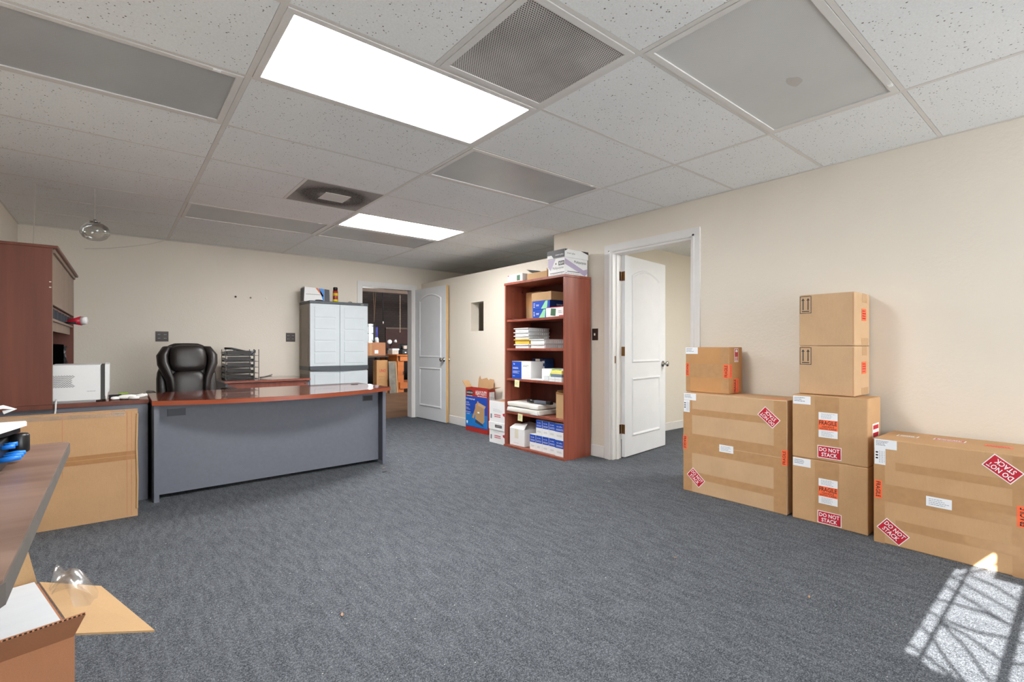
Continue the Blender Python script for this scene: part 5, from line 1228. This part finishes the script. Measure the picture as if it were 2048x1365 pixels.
t = cbox('tall_carton', 'tall brown carton with red lettering standing beside the workbench', (4.72, 10.78, 0), (4.99, 10.99, .775), CARD3)
text('UNO', FY(10.78), 4.865, .53, .16, .07, RED, t, 0, .0012, .01); lines(FY(10.78), 4.855, .29, .17, .24, 7, INK, t, 0, .0008, .15, .15)
t = thing('leaning_frame', 'pale framed panel leaning beside the tall brown carton', 'frame', (5.12, 10.9, 0))
LT = Matrix.Translation((4.993, 10.66, 0)) @ Matrix.Rotation(math.radians(-6), 4, 'X')
B().box((0, 0, 0), (.17, .03, .73)).done('panel', M('frame_grey', (118, 110, 96), .5, .35, 5), t, T=LT); B().box((.1701, -.01, 0), (.2, .04, .74)).done('frame_edge', KRAFT, t, T=LT); B().box((-.002, -.008, .7301), (.17, .038, .745)).done('frame_edge', KRAFT, t, T=LT)
for k, (x, y, z0, z1, mt, r_, lb, cat) in enumerate(((4.945, 11.5, 1.70, 2.44, ROPE, .006, 'brown rope loop hanging from the beam in the dark room', 'rope'), (5.183, 11.5, 1.72, 2.44, BLACK, .008, 'black pull cord hanging from the beam in the dark room', 'cord'))):
    t = thing('hanging_rope' if k == 0 else 'pull_cord', lb, cat, (x, y, z0))
    B().tube([(x, y, z1), (x + .02, y, (z0 + z1) / 2), (x + .022, y, z0)], r_, 6).done('strand', mt, t, True)
    if k == 0: B().tube([(x + .065, y, z1), (x + .045, y, (z0 + z1) / 2), (x + .024, y, z0)], r_, 6).done('strand', mt, t, True)
    else: B().lathe((x + .022, y, z0 - .06), [(0, 0), (.014, .01), (.016, .05), (.006, .07), (0, .07)], 10).done('pull_knob', IVORY, t, True)
t = thing('hanging_chain', 'pale metal chain hanging from the beam above the workbench', 'chain', (5.666, 11.5, 1.43))
for k in range(24):
    z = 2.40 - k * .04
    a = 0 if k % 2 else PI / 2; c_, s_ = math.cos(a), math.sin(a)
    B().tube([(5.666 + c_ * .012 * math.cos(q), 11.5 + s_ * .012 * math.cos(q), z + .024 * math.sin(q)) for q in [2 * PI * i / 8 for i in range(9)]], .004, 5, cap=False).done('link', M('chain_tan', (190, 166, 140), .5, .1, metal=.3), t, True)
t = thing('wall_panel', 'dark red board fixed to the dark brick wall', 'board', (6.4, 12.95, 1.3)); box('board', (5.95, 12.97, 1.05), (6.85, 12.999, 1.62), M('board_red', (66, 38, 31), .7, .15), t); box('batten', (5.95, 12.955, 1.6), (6.85, 12.9695, 1.64), DBROWN, t)

# ================================================================== LITTER ON THE CARPET
def leaf(x, y, s, a, label):
    pts = [(s * math.cos(q) * 1.0, s * .35 * math.sin(q)) for q in [2 * PI * k / 8 for k in range(8)]]
    c_, s_ = math.cos(a), math.sin(a)
    o = B().poly([(x + c_ * u - s_ * v, y + s_ * u + c_ * v, .003 + .002 * abs(v) / s) for u, v in pts], (0, 0, .0015)).done('dry_leaf', LEAF)
    tag(o, label, 'leaf')
leaf(2.34, .83, .012, .4, 'small tan dry leaf on the open carpet near the sun patch')
leaf(.715, 1.97, .014, 1.2, 'small pale dry leaf alone in the middle of the carpet')
leaf(1.87, 4.12, .016, .2, 'brown dry leaf at the doorway-side foot of the glossy desk')
leaf(2.24, 1.42, .009, 2.0, 'tiny dry leaf on the carpet in front of the large flat carton')
t = thing('floor_cap', 'round dark floor socket cap in the carpet beside the desk', 'floor cap', (1.83, 3.98, 0)); B().lathe((1.83, 3.98, 0), [(.035, 0), (.034, .003), (0, .0035)], 18).done('cap', GREYD, t, True); B().lathe((1.83, 3.98, .0036), [(.006, 0), (.006, .001), (0, .001)], 8).done('screw', BLACK, t)
b = B(); rr = random.Random(3)
for k in range(240):
    x, y = rr.uniform(.1, 3.3), rr.uniform(.4, 6.2)
    if .15 < x < 2.05 and 4.1 < y < 5.3: continue
    q = rr.uniform(.001, .0022)
    b.box((x, y, .0), (x + q * rr.uniform(.8, 3), y + q, .0015))
o = b.done('lint', M('lint_white', (214, 208, 198), .8, .1), kind='stuff'); tag(o, 'tiny white specks of lint scattered over the carpet', 'lint')
